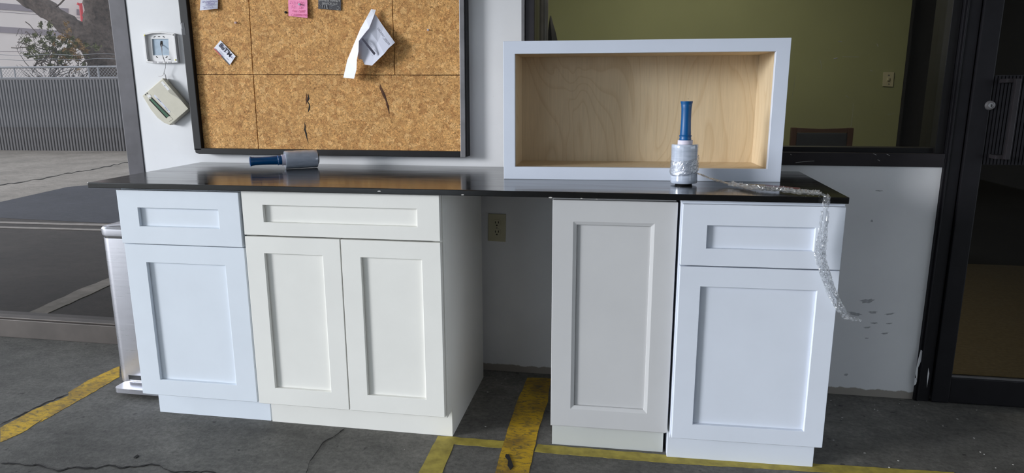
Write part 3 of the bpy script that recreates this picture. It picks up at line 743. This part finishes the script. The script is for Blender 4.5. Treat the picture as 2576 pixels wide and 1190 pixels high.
A_ = [Vector((wb.x+.045, yb, zt+.035)), atz(1790, 452, zt+.02), atz(1840, 466, ztop), atz(1900, 476, ztop), atz(1960, 481, ztop), atz(2020, 487, ztop), atz(2062, 490, ztop), Vector((atz(2075, 496, zt).x, cp[1].y-.012, zt+.004)),
      at(2074, 530, Yf), at(2066, 600, Yf), at(2062, 640, Yf), at(2075, 690, Yf), at(2096, 745, Yf), at(2118, 785, Yf), at(2135, 800, Yf), at(2160, 804, Yf)]
wd1 = [.05, .04, .035, .05, .045, .06, .04, .02, .012, .026, .03, .028, .024, .020, .016, .012]
strip(A_[:7], wd1[:7], 1.3, .007, 13, 14, True).build('film_fold', K['film'], fs)
strip([p+Vector((.0, -.010, .003)) for p in A_[1:7]], [x*.6 for x in wd1[1:7]], 5.3, .007, 9, 14, True).build('film_fold', K['film'], fs)
strip([p+Vector((.0, .012, .002)) for p in A_[1:7]], [x*.45 for x in wd1[1:7]], 8.1, .006, 9, 14, True).build('film_fold', K['film'], fs)
strip(A_[6:], wd1[6:], 2.7, .007, 9, 10).build('film_fold', K['film'], fs)
strip([p+Vector((.006, -.004, 0)) for p in A_[7:]], [x*.55 for x in wd1[7:]], 4.9, .008, 9, 10).build('film_fold', K['film'], fs)
for q_, (o1, o2, sd) in enumerate(((-.018, .004, 11.3), (.004, .007, 13.9), (.020, .003, 17.1))):
    strip([p+Vector((.0, o1, o2)) for p in A_[2:7]], [x*.35 for x in wd1[2:7]], sd, .010, 7, 22, True).build('film_fold', K['film'], fs)
for q_, (o1, sd) in enumerate(((-.008, 21.3), (.008, 23.9))):
    strip([p+Vector((o1, -.006, 0)) for p in A_[8:14]], [x*.5 for x in wd1[8:14]], sd, .010, 7, 16).build('film_fold', K['film'], fs)
sl_ = thing('wrapped_sleeve', 'thin maroon and tan sleeve lying under the clear film', 'packaging', atz(1960, 473, zt+.0004))
gq = [(1925, 464), (2012, 472), (2014, 478), (1928, 470)]
MB().prism([atz(x, y, zt+.0024) for x, y in gq], (0, 0, -.002)).build('maroon_section', K['maroon'], sl_)
MB().prism([atz(x, y, zt+.0024) for x, y in ((1868, 462), (1924, 464), (1927, 470), (1872, 467))], (0, 0, -.002)).build('tan_section', K['tan'], sl_)

# ================================================================== CORK BOARD
YF, YC = -.046, -.026
cb = thing('cork_board', 'large cork notice board in a dark metal frame on the white wall', 'notice board', at(820, 388, -.02))
xL0, xL1 = at(487, 375, YF).x, at(507, 373, YF).x
def vx(x0, x1): return (at(x0, 0, YF).x, at(x1, 380, YF).x)
zB, zI = at(820, 391, YF).z, at(820, 376.5, YF).z
TOP = 2.35
def quad3(px, Y): return [at(x, y, Y) for x, y in px]
def ext(p, q, z):                        # extend line p->q up to height z
    t = (z-p.z)/(q.z-p.z); return p+(q-p)*t
lo_b, lo_t = at(488, 378, YF), at(447, 0, YF); li_b, li_t = at(507, 378, YF), at(468, 0, YF)
MB().prism([lo_b, li_b, ext(li_b, li_t, TOP), ext(lo_b, lo_t, TOP)], (0, .045, 0)).build('frame_side', K['black'], cb, bevel=.003)
ro_b, ro_t = at(1171, 396, YF), at(1167, 0, YF); ri_b, ri_t = at(1158, 396, YF), at(1154, 0, YF)
fr = MB().prism([ri_b, ro_b, ext(ro_b, ro_t, TOP), ext(ri_b, ri_t, TOP)], (0, .045, 0)).build('frame_side', K['steel_grey'], cb, bevel=.002)
eo_b, eo_t = at(1175.5, 394, YF), at(1171, 0, YF)
MB().prism([ro_b+Vector((.0003, .004, .004)), eo_b+Vector((0, .004, 0)), ext(eo_b, eo_t, TOP)+Vector((0, .004, 0)), ext(ro_b, ro_t, TOP)+Vector((.0003, .004, 0))], (0, .041, 0)).build('edge_strip', K['black'], cb)
MB().prism(quad3([(489, 373), (1157.5, 381), (1157.5, 396), (500, 387.5), (491, 384)], YF)[0:5], (0, .045, 0)).build('frame_bottom', K['black'], cb, bevel=.002)
MB().prism([ext(lo_b, lo_t, TOP), ext(ro_b, ro_t, TOP), ext(ro_b, ro_t, TOP+.03), ext(lo_b, lo_t, TOP+.03)], (0, .045, 0)).build('frame_top', K['black'], cb)
plate('frame_label', [(453, 57), (462, 57), (467, 88), (459, 88)], YF-.0006, .0006, K['label'], cb)
plate('frame_label', [(454, 58), (456, 58), (458, 72), (456, 72)], YF-.0009, .0003, K['steel_grey'], cb)
# backing + tiles
def atc(x, y): return at(x, y, YC)
xl = at(462, 0, YC).x
lb, lt_ = at(503, 376, YC), at(463, 0, YC)
rb_, rt_ = at(1162, 384, YC), at(1158, 0, YC)
seam_y = lambda x: 188+ (x-500)*.0015
def tile(px, name='cork_tile'):
    return MB().prism([at(x, y, YC) for x, y in px], (0, .010, 0)).build(name, K['cork'], cb, bevel=.0008, segs=1)
g2 = .8
tile([(483.5, 188-g2), (636-g2, 188-g2), (625-g2, 0), (610, -330), (425, -330), (463, 0)])
tile([(636+g2, 188-g2), (993-g2, 189-g2), (986-g2, 0), (972, -330), (612, -330), (625+g2, 0)])
tile([(993+g2, 189-g2), (1159, 189-g2), (1157, 0), (1153, -330), (974, -330), (986+g2, 0)])
tile([(503, 376), (650-g2, 378), (636.5-g2, 188+g2), (483.5, 188+g2)])
tile([(650+g2, 378), (1161, 384), (1159, 189+g2), (636.5+g2, 188+g2)])
MB().prism([at(463, -330, YC+.0105), at(1158, -330, YC+.0105), at(1161, 384, YC+.0105), at(503, 376, YC+.0105)], (0, .012, 0)).build('backing', K['gouge'], cb)
def gouge(px, w, name='cork_gouge', m='gouge'):
    L = []; R_ = []
    for k, (x, y) in enumerate(px):
        ww = w*random.uniform(.5, 1.2) if 0 < k < len(px)-1 else .2
        L.append((x-ww, y)); R_.append((x+ww, y+random.uniform(-1, 1)))
    plate(name, L+R_[::-1], YC-.0006, .0008, K[m], cb)
gouge([(955, 210), (957, 222), (962, 232), (967, 244), (971, 254), (974, 264), (977, 276), (978, 288)], 3.2)
gouge([(961, 226), (965, 236), (971, 250), (975, 262), (979, 284)], 1.3, m='crack')
gouge([(774, 236), (776, 248), (773, 255), (778, 264), (777, 274), (774, 282)], 2.0, m='crack')
gouge([(765, 308), (767, 318), (766, 326), (769, 336), (771, 346), (775, 360)], 1.6, m='crack')
gouge([(770, 235), (771, 250), (770, 262)], 4)
gouge([(822, 38), (826, 37), (830, 39)], 2.2)
gouge([(1085, 15), (1089, 18)], 2, m='crack')

# ---- things pinned on the board
def paperthing(name, label, px, lift, m, cat='paper', curl=None, group=None):
    """sheet from a grid of pixel corners TL,TR,BR,BL with per-corner distance off the cork"""
    o_ = thing(name, label, cat, at(*px[0], YC-.001), group)
    b = MB(); n = 8; loops = []
    for i in range(n+1):
        L = []
        for j in range(n+1):
            u, v = j/n, i/n
            x = (px[0][0]*(1-u)+px[1][0]*u)*(1-v)+(px[3][0]*(1-u)+px[2][0]*u)*v
            y = (px[0][1]*(1-u)+px[1][1]*u)*(1-v)+(px[3][1]*(1-u)+px[2][1]*u)*v
            d = (lift[0]*(1-u)+lift[1]*u)*(1-v)+(lift[3]*(1-u)+lift[2]*u)*v
            if curl: d += curl(u, v)
            L.append(at(x, y, YC-.0012-d))
        loops.append(L)
    i0 = 0
    b.loft(loops, False, False); back = len(b.v)
    vs_ = [v+Vector((0, .00035, 0)) for v in b.v]; fs_ = [tuple(back+k for k in f[::-1]) for f in b.f]; b.v += vs_; b.f += fs_
    N = n+1
    rim = [j for j in range(N)] + [i*N+n for i in range(1, N)] + [n*N+j for j in range(n-1, -1, -1)] + [i*N for i in range(n-1, 0, -1)]
    for k in range(len(rim)):
        a_, c_ = rim[k], rim[(k+1) % len(rim)]; b.f.append((a_, c_, back+c_, back+a_))
    b.build('sheet', m, o_, smooth=True); return o_
def pxf(o, r_, d_, dist):                 # a lettering frame from pixel origin, a point to its right and one above it
    Yp = YC-.0012-dist
    return at(*o, Yp), at(*r_, Yp)-at(*o, Yp), at(*d_, Yp)-at(*o, Yp)
def write(body, m, par, o_, r_, d_, dist, hpx, **kw):
    P, ux, uy = pxf(o_, r_, d_, dist+.0006)
    mpp = (at(o_[0]+1, o_[1], YC)-at(o_[0], o_[1], YC)).length
    return text(body, K[m], par, P, ux, uy, hpx*mpp, **kw)
# white note, top left
n1 = paperthing('white_note', 'white handwritten note pinned near the top left of the cork board', [(506, -34), (549, -34), (547, 22), (502, 26)], (0.0, .0, .012, .012), K['paper'], curl=lambda u, v: .006*v*v*math.sin(3*u+.6))
write('to pegboard', 'inkblue', n1, (526, 3), (546, 2), (526, -17), .012, 8, shear=.5)
write('limited', 'inkblue', n1, (527, 9.5), (547, 8.5), (527, -10), .014, 8, shear=.5)
write('w-17-13-', 'inkblue', n1, (523, 19), (543, 18), (523, -1), .017, 7, shear=.5)
MB().tube([at(509, 15.5, YC-.016), at(535, 13, YC-.016)], .0004, 4).build('pen_line', K['inkblue'], n1)
# pink sticky note
n2 = paperthing('pink_note', 'pink sticky note with pen figures at the top of the cork board', [(724, -30), (772, -28), (773, 45), (725, 40)], (0, 0, .010, .006), K['pink'], curl=lambda u, v: .004*math.sin(3.1*v)*u)
for tx, x, y, hh in (('21 - 1011', 741, 7, 9), ('51    2x', 741, 18, 9), ('46 - 2x00', 745, 28, 8), ('CARPENTRY', 748, 38, 7.5)):
    write(tx, 'inkpink', n2, (x+4, y), (x+24, y+1), (x+4, y-20), .011, hh, shear=.35)
# dark business card
n3 = paperthing('dark_card', 'dark business card with pale lettering at the top of the cork board', [(800, -30), (858, -28), (857, 26), (800, 22)], (0, 0, .004, .003), K['cardblack'])
write('EMINESE HANDY', 'cardtext', n3, (828, 1.5), (848, 2.3), (828, -18), .0045, 7.2)
write('SERVICES LLC', 'cardtext', n3, (829, 9.5), (849, 10.3), (829, -10), .0045, 6.6)
for x0, y0, x1, y1, r_ in ((811, 13, 812, 19, .0010), (816, 14, 817, 21, .0008), (822, 12, 823, 23, .0014), (831, 16, 839, 14, .0006), (831, 23, 834, 21, .0005), (800, 7, 808, 16, .0004), (808, 12, 843, 14, .0003)):
    MB().tube([at(x0, y0, YC-.0058), at(x1, y1, YC-.0058)], r_, 5).build('tool_print', K['scuff'] if r_ < .0007 else K['cardtext'], n3)
MB().tube([at(849+4*math.cos(t/2), 20+4*math.sin(t/2), YC-.0058) for t in range(-4, 6)], .0006, 5).build('tool_print', K['cardtext'], n3)
# tilted white and red business card
cq = [(554, 101.5), (592, 141.5), (577, 164.5), (536.5, 122)]
n4 = paperthing('tilted_card', 'tilted white business card with a red edge on the cork board', cq, (.001, .004, .004, .001), K['paperwhite'])
write("BuT'M", 'ink', n4, (566, 126), (578, 138.4), (577, 113), .0035, 14, bold=.03)
write('ELEC', 'inkblue', n4, (581.5, 143), (593.5, 155.4), (592, 130), .0035, 6)
for k, (x, y) in enumerate(((556, 131.5), (556.5, 136.5), (557, 141), (572, 148.5), (580, 142.5))):
    l_ = (11, 13, 14, 6, 5)[k]
    MB().tube([at(x-l_*.5, y-l_*.53, YC-.0052), at(x+l_*.5, y+l_*.53, YC-.0052)], .0004, 4).build('print_line', K['inkblue'], n4)
el = [(563+ (12*math.cos(t))*.68-(5.5*math.sin(t))*.7, 123+(12*math.cos(t))*.73+(5.5*math.sin(t))*.7) for t in [k*2*math.pi/28 for k in range(24)]]
MB().tube([at(x, y, YC-.0056) for x, y in el], .00042, 4).build('oval_logo', K['inkblue'], n4)
def strip_on(px, m): MB().prism([at(x, y, YC-.0058) for x, y in px], (0, .0004, 0)).build('edge_band', K[m], n4)
strip_on([(537.5, 120.5), (557, 140.8), (555.8, 142.7), (536.3, 122.3)], 'cardred'); strip_on([(557, 140.8), (577.8, 162.8), (576.6, 164.8), (555.8, 142.7)], 'cardblack')
# delivery order sheet: grey printed face plus the bright folded flap
n5 = thing('delivery_sheet', 'crumpled delivery order sheet hanging askew right of centre on the cork board', 'paper', at(930, 165, YC-.02))
def shell(name, pts, m, par):            # pts: (x, y, lift) outline; fan round a centre
    b = MB(); P = [at(x, y, YC-.0012-l) for x, y, l in pts]; n = len(P)
    b.v = P + [p+Vector((0, .0004, 0)) for p in P]
    b.f = [tuple(range(n)), tuple(range(2*n-1, n-1, -1))] + [(k, (k+1) % n, n+(k+1) % n, n+k) for k in range(n)]
    bmt = b; return bmt.build(name, m, par)
def tri(name, V, F, m, par):
    P = [at(x, y, YC-.0012-l) for x, y, l in V]; n = len(P); b = MB()
    b.v = P+[p+Vector((0, .0004, 0)) for p in P]; b.f = [tuple(f) for f in F]+[tuple(n+k for k in f[::-1]) for f in F]
    return b.build(name, m, par)
V = [(942, 34, .012), (993, 107, .034), (935, 165, .040), (911, 150, .030), (901, 148, .026), (896, 114, .030), (924, 72, .030), (898, 102, .032), (965, 68, .018), (966, 135, .045), (950, 105, .03), (976, 122, .040), (916, 162, .034)]
tri('printed_face', V, [(0, 8, 10), (8, 1, 11), (8, 11, 10), (11, 9, 10), (9, 2, 10), (2, 12, 10), (12, 3, 10), (3, 5, 10), (3, 4, 5), (5, 7, 10), (7, 6, 10), (6, 0, 10)], K['paper'], n5)
V2 = [(933, 23, .018), (945, 24.5, .016), (941, 37, .020), (928, 71, .036), (921, 79, .040), (902, 103, .050), (901, 130, .052), (897, 150, .050), (896, 175, .048), (890, 198, .045), (863, 195, .030), (873, 151, .030), (888, 115, .028), (906, 72, .022), (920, 47, .02)]
tri('folded_flap', V2, [(0, 1, 2, 14), (14, 2, 3, 13), (13, 3, 4), (13, 4, 5, 12), (12, 5, 6, 11), (11, 6, 7), (11, 7, 8), (10, 11, 8), (10, 8, 9)], K['paperwhite'], n5)
write('DELIVERY ORDER', 'ink', n5, (964.5, 92), (974, 105.5), (974, 84), .047, 6.0, bold=.01)
MB().prism([at(x, y, YC-.0490) for x, y in ((912, 95), (944, 134), (940.5, 139), (909, 99))], (0, .0003, 0)).build('black_bar', K['ink'], n5)
for x0, y0, x1, y1, r_ in ((962, 95, 972, 107.5, .0006), (931, 109, 934, 113, .0004), (941, 124, 948, 132, .0004), (934, 136, 937, 141, .0004), (924.6, 124, 926, 126, .0010)):
    MB().tube([at(x0, y0, YC-.050), at(x1, y1, YC-.050)], r_, 4).build('print_line', K['ink'], n5)
# push pins
def pin(x, y, m, label, base=0.0, s=1.0):
    p = at(x, y, YC-base); o_ = MB().lathe([(.0001, 0), (.0045*s, 0), (.0048*s, .0012*s), (.0025*s, .003*s), (.0022*s, .008*s), (.0042*s, .0095*s), (.0042*s, .0115*s), (.0001, .012*s)], p, (.25, -1, -.1), 16).build('push_pin', m, loc=p, smooth=True)
    tag(o_, label, 'push pin', 'push pins on the cork board'); return o_
pin(719, 31, K['blackplastic'], 'black push pin left of the pink note')
pin(753, 11, K['paper'], 'white push pin stuck through the pink note', .009)
pin(593, 57, simple('pale_pink_plastic', S(226, 196, 190), .3), 'pale pink push pin between the white note and the tilted card')
pin(1076, 75, K['core'], 'pale push pin alone on the right side of the cork board', 0, .8)

# ================================================================== THERMOSTAT
tb = thing('thermostat_base', 'off-white thermostat wall plate with open centre on the white pier', 'wall plate', at(405, 158, 0))
def P_(px, Y): return [at(x, y, Y) for x, y in px]
out8 = [(359, 84), (380, 80), (403, 79), (438, 84), (446, 157), (420, 159), (391, 159), (366, 157)]
in8 = [(381, 98), (388, 98), (402, 98), (423, 98), (425, 139), (414, 139), (395, 139), (384, 139)]
MB().ring(P_(out8, -.006), P_(in8, -.006), (0, .0055, 0)).build('mounting_plate', K['offwhite'], tb)
in9 = [(363, 88), (382, 84), (403, 83), (434, 87), (441, 153), (419, 155), (391, 155), (370, 153)]
MB().ring(P_(out8, -.018), P_(in9, -.018), (0, .0118, 0)).build('raised_rim', K['offwhite'], tb, bevel=.0006, segs=1)
plate('exposed_patch', [(381, 98), (423, 98), (425, 139), (384, 139)], -.0012, .001, K['bluewall'], tb)
plate('wire_hole', [(403, 103), (408, 103), (409, 110), (408, 116), (404, 118), (402, 112)], -.0016, .0004, K['darkhole'], tb)
for x, y, m in ((363.5, 88.5, 'brass'), (434, 87.5, 'screw'), (371, 151.5, 'screw'), (441, 150.5, 'brass')):
    s_ = MB().lathe([(.0001, 0), (.0032, 0), (.0032, .0015), (.0001, .002)], at(x, y, -.018), (0, -1, 0), 14).build('screw', K[m], tb)
    plate('screw_slot', [(x-.8, y-.8), (x+.8, y-.8), (x+.8, y+.8), (x-.8, y+.8)], -.0205, .0005, K['darkhole'], s_)
for x, y, a_ in ((388, 92.5, -.5), (399, 92, 0), (411, 92.5, .5), (394, 143.5, .6), (418, 143.5, -.6), (426, 149, 0)):
    c_, s_ = math.cos(a_), math.sin(a_)
    plate('slot', [(x+c_*u-s_*v, y+s_*u+c_*v) for u, v in ((-2.6, -1), (2.6, -1), (2.6, 1), (-2.6, 1))], -.0066, .0006, K['darkhole'], tb)
plate('side_tab', [(360, 113), (375, 113), (375, 119), (360, 119)], -.0075, .0015, K['offwhite'], tb)
for x in (388, 403, 426): plate('clip', [(x-5, 155), (x+5, 155), (x+4, 158.5), (x-4, 158.5)], -.0186, .004, K['steel_grey'], tb)
ts = thing('dangling_thermostat', 'beige thermostat dangling tilted by its wires below the white wall plate', 'thermostat', at(425, 314, -.003))
YB = -.030
body = [(408, 196.5), (474.5, 273.5), (446, 297.5), (426, 314.5), (412, 309), (395, 296), (378, 275), (366, 255), (357, 240.5), (375.5, 224.5)]
MB().prism(P_(body, YB), (0, .027, 0)).build('housing', K['beige'], ts, bevel=.0022)
# raised upper half of the cover
MB().prism(P_([(409, 198), (473, 273.5), (444.5, 298), (376.5, 225)], YB-.003), (0, .0032, 0)).build('flip_cover', K['beige'], ts, bevel=.001)
plate('display', [(381.5, 246), (425.5, 291), (418, 296.5), (375.5, 250.5)], YB-.0006, .0006, K['lcd'], ts)
plate('display_bezel', [(380.5, 244.5), (427.5, 291.5), (425.5, 292.5), (379, 246)], YB-.0012, .001, K['darkhole'], ts)
plate('display_bezel', [(375.5, 249.5), (419, 296), (417.5, 297.5), (374, 251)], YB-.0012, .001, K['darkhole'], ts)
plate('label_strip', [(389, 237.5), (428, 281), (425, 283.5), (386, 241)], YB-.0007, .0006, K['paper'], ts)
for (x0, y0, x1, y1) in ((393, 246, 405, 257), (414, 269, 422, 279), (398, 249, 403, 256)):
    MB().tube(P_([(x0, y0), (x1, y1)], YB-.001), .0005, 4).build('label_print', K['ink'], ts)
for x, y in ((365.5, 238), (369.5, 234.5)):
    MB().lathe([(.0001, 0), (.0031, 0), (.0031, .001), (.0001, .0012)], at(x, y, YB), (0, -1, 0), 14).build('button', K['label'], ts)
plate('button_pad', [(369, 241), (375.5, 237), (380, 242), (374, 247)], YB-.001, .001, K['offwhite'], ts)
plate('button_pad', [(419, 298), (427, 292.5), (434, 300), (424, 306)], YB-.001, .001, K['beige'], ts)
plate('badge', [(404, 207), (408.5, 204), (426, 224.5), (421.5, 228)], YB-.0036, .0006, K['offwhite'], ts)
MB().lathe([(.0001, 0), (.0026, 0), (.0026, .0006), (.0001, .0006)], at(414, 215.5, YB-.0034), (0, -1, 0), 16).build('round_emblem', K['scuff'], ts)
for k in range(9):
    a0 = Vector((422.5+k*1.0, 229+k*-.9)); L_ = (10, 13, 17, 21, 26, 31, 37, 43, 50)[k]
    MB().tube(P_([(a0.x, a0.y), (a0.x+L_*.66, a0.y+L_*.75)], YB-.0034), .00025, 3).build('vent_line', K['scuff'], ts)
for (x0, y0) in ((424, 211), (437, 228), (452, 245), (462, 256)):
    plate('edge_lug', [(x0, y0), (x0+3.5, y0+3.5), (x0+1, y0+6), (x0-1, y0+4)], -.022, .008, K['beige'], ts)
for off, m in ((0, 'wire'), (1.4, 'scuff')):
    pts = [(405+off, 112, -.004), (406+off, 122, -.016), (407, 135, -.022), (410+off, 146, -.022), (416, 160, -.020), (415.5, 170, -.018), (412, 182, -.016), (415+off, 190, -.016), (417+off, 201, -.018)]
    MB().tube([at(x, y, Y) for x, y, Y in pts], .0011, 6).build('wire', K[m], ts, smooth=True)
MB().tube([at(x, y, -.016) for x, y in ((412, 182), (410, 189), (404, 192), (398, 191.5))], .0007, 6).build('loose_wire', K['wire'], ts)

# ================================================================== WALL SOCKET
sk = thing('wall_socket', 'ivory duplex wall socket under the worktop between the cabinets', 'socket', at(1249, 607, 0))
plate('cover_plate', [(1227.5, 537.5), (1272, 539.5), (1271, 608.5), (1227, 606)], -.006, .0055, K['ivory'], sk, .0018)
for y in (560.5, 583.5):
    rec = [(1249.5+10.5*math.cos(t)*(1 if abs(math.cos(t)) < .8 else .95), y+9.5*max(-.86, min(.86, math.sin(t)))) for t in [k*2*math.pi/24 for k in range(24)]]
    rc = plate('receptacle', rec, -.0082, .002, K['ivory'], sk, .0005)
    for dx in (-3.8, 3.8): plate('slot', [(1249.5+dx-.9, y-3.6), (1249.5+dx+.9, y-3.6), (1249.5+dx+.9, y+1.6), (1249.5+dx-.9, y+1.6)], -.0086, .0006, K['darkhole'], rc)
    plate('ground_slot', [(1249.2+2*math.cos(t), y+6.3+2*math.sin(t)) for t in [k*math.pi/4 for k in range(8)]], -.0086, .0006, K['darkhole'], rc)
plate('screw', [(1248, 572), (1250.5, 572), (1250.5, 574.5), (1248, 574.5)], -.0068, .0008, K['steel_grey'], sk)

# ================================================================== TRASH CAN
tx0, tx1, ty0, ty1 = -.378, -.070, -.440, -.12
tc = thing('trash_can', 'brushed stainless steel step trash can beside the left cabinet', 'trash can', ((tx0+tx1)/2, (ty0+ty1)/2, 0))
def rrect(x0, x1, y0, y1, r, z, n=6):
    P = []
    for cx__, cy__, a0 in ((x1-r, y0+r, -90), (x1-r, y1-r, 0), (x0+r, y1-r, 90), (x0+r, y0+r, 180)):
        for k in range(n+1):
            t = math.radians(a0+90*k/n); P.append(Vector((cx__+r*math.cos(t), cy__+r*math.sin(t), z)))
    return P
MB().loft([rrect(tx0+.003, tx1-.003, ty0+.003, ty1-.003, .045, z) for z in (.006, .028)]).build('base', K['blackplastic'], tc, smooth=True)
MB().loft([rrect(tx0, tx1, ty0, ty1, .047, z) for z in (.0285, .635)]).build('body', K['steel'], tc, smooth=True)
MB().loft([rrect(tx0+.002, tx1-.002, ty0+.002, ty1-.002, .046, z) for z in (.6355, .645)]).build('seal', K['blackplastic'], tc, smooth=True)
MB().loft([rrect(tx0-.003, tx1+.003, ty0-.003, ty1+.003, .049, .6455), rrect(tx0-.004, tx1+.004, ty0-.004, ty1+.004, .049, .652), rrect(tx0-.004, tx1+.004, ty0-.004, ty1+.004, .049, .672),
           rrect(tx0+.002, tx1-.002, ty0+.002, ty1-.002, .045, .679), rrect(tx0+.008, tx1-.008, ty0+.008, ty1-.008, .04, .679)]).build('lid_rim', K['steel'], tc, smooth=True)
MB().loft([rrect(tx0+.012, tx1-.012, ty0+.012, ty1-.012, .037, .6795), rrect(tx0+.016, tx1-.016, ty0+.016, ty1-.016, .034, .6815)]).build('lid', K['steel'], tc, smooth=True)
MB().loft([rrect(tx0+.055, tx1-.055, ty0-.0015, ty0+.012, .005, z) for z in (.042, .062)]).build('pedal_slot', K['blackplastic'], tc)
MB().loft([rrect(tx0+.045, tx1-.045, ty0-.075, ty0-.002, .022, z) for z in (.018, .020, .034, .037)]).build('pedal', K['steel'], tc, smooth=True)
for x in (tx0+.05, tx1-.06): MB().lathe([(.0001, 0), (.018, 0), (.018, .006), (.0001, .006)], (x, ty0+.05, 0), (0, 0, 1), 16).build('foot', K['blackplastic'], tc)
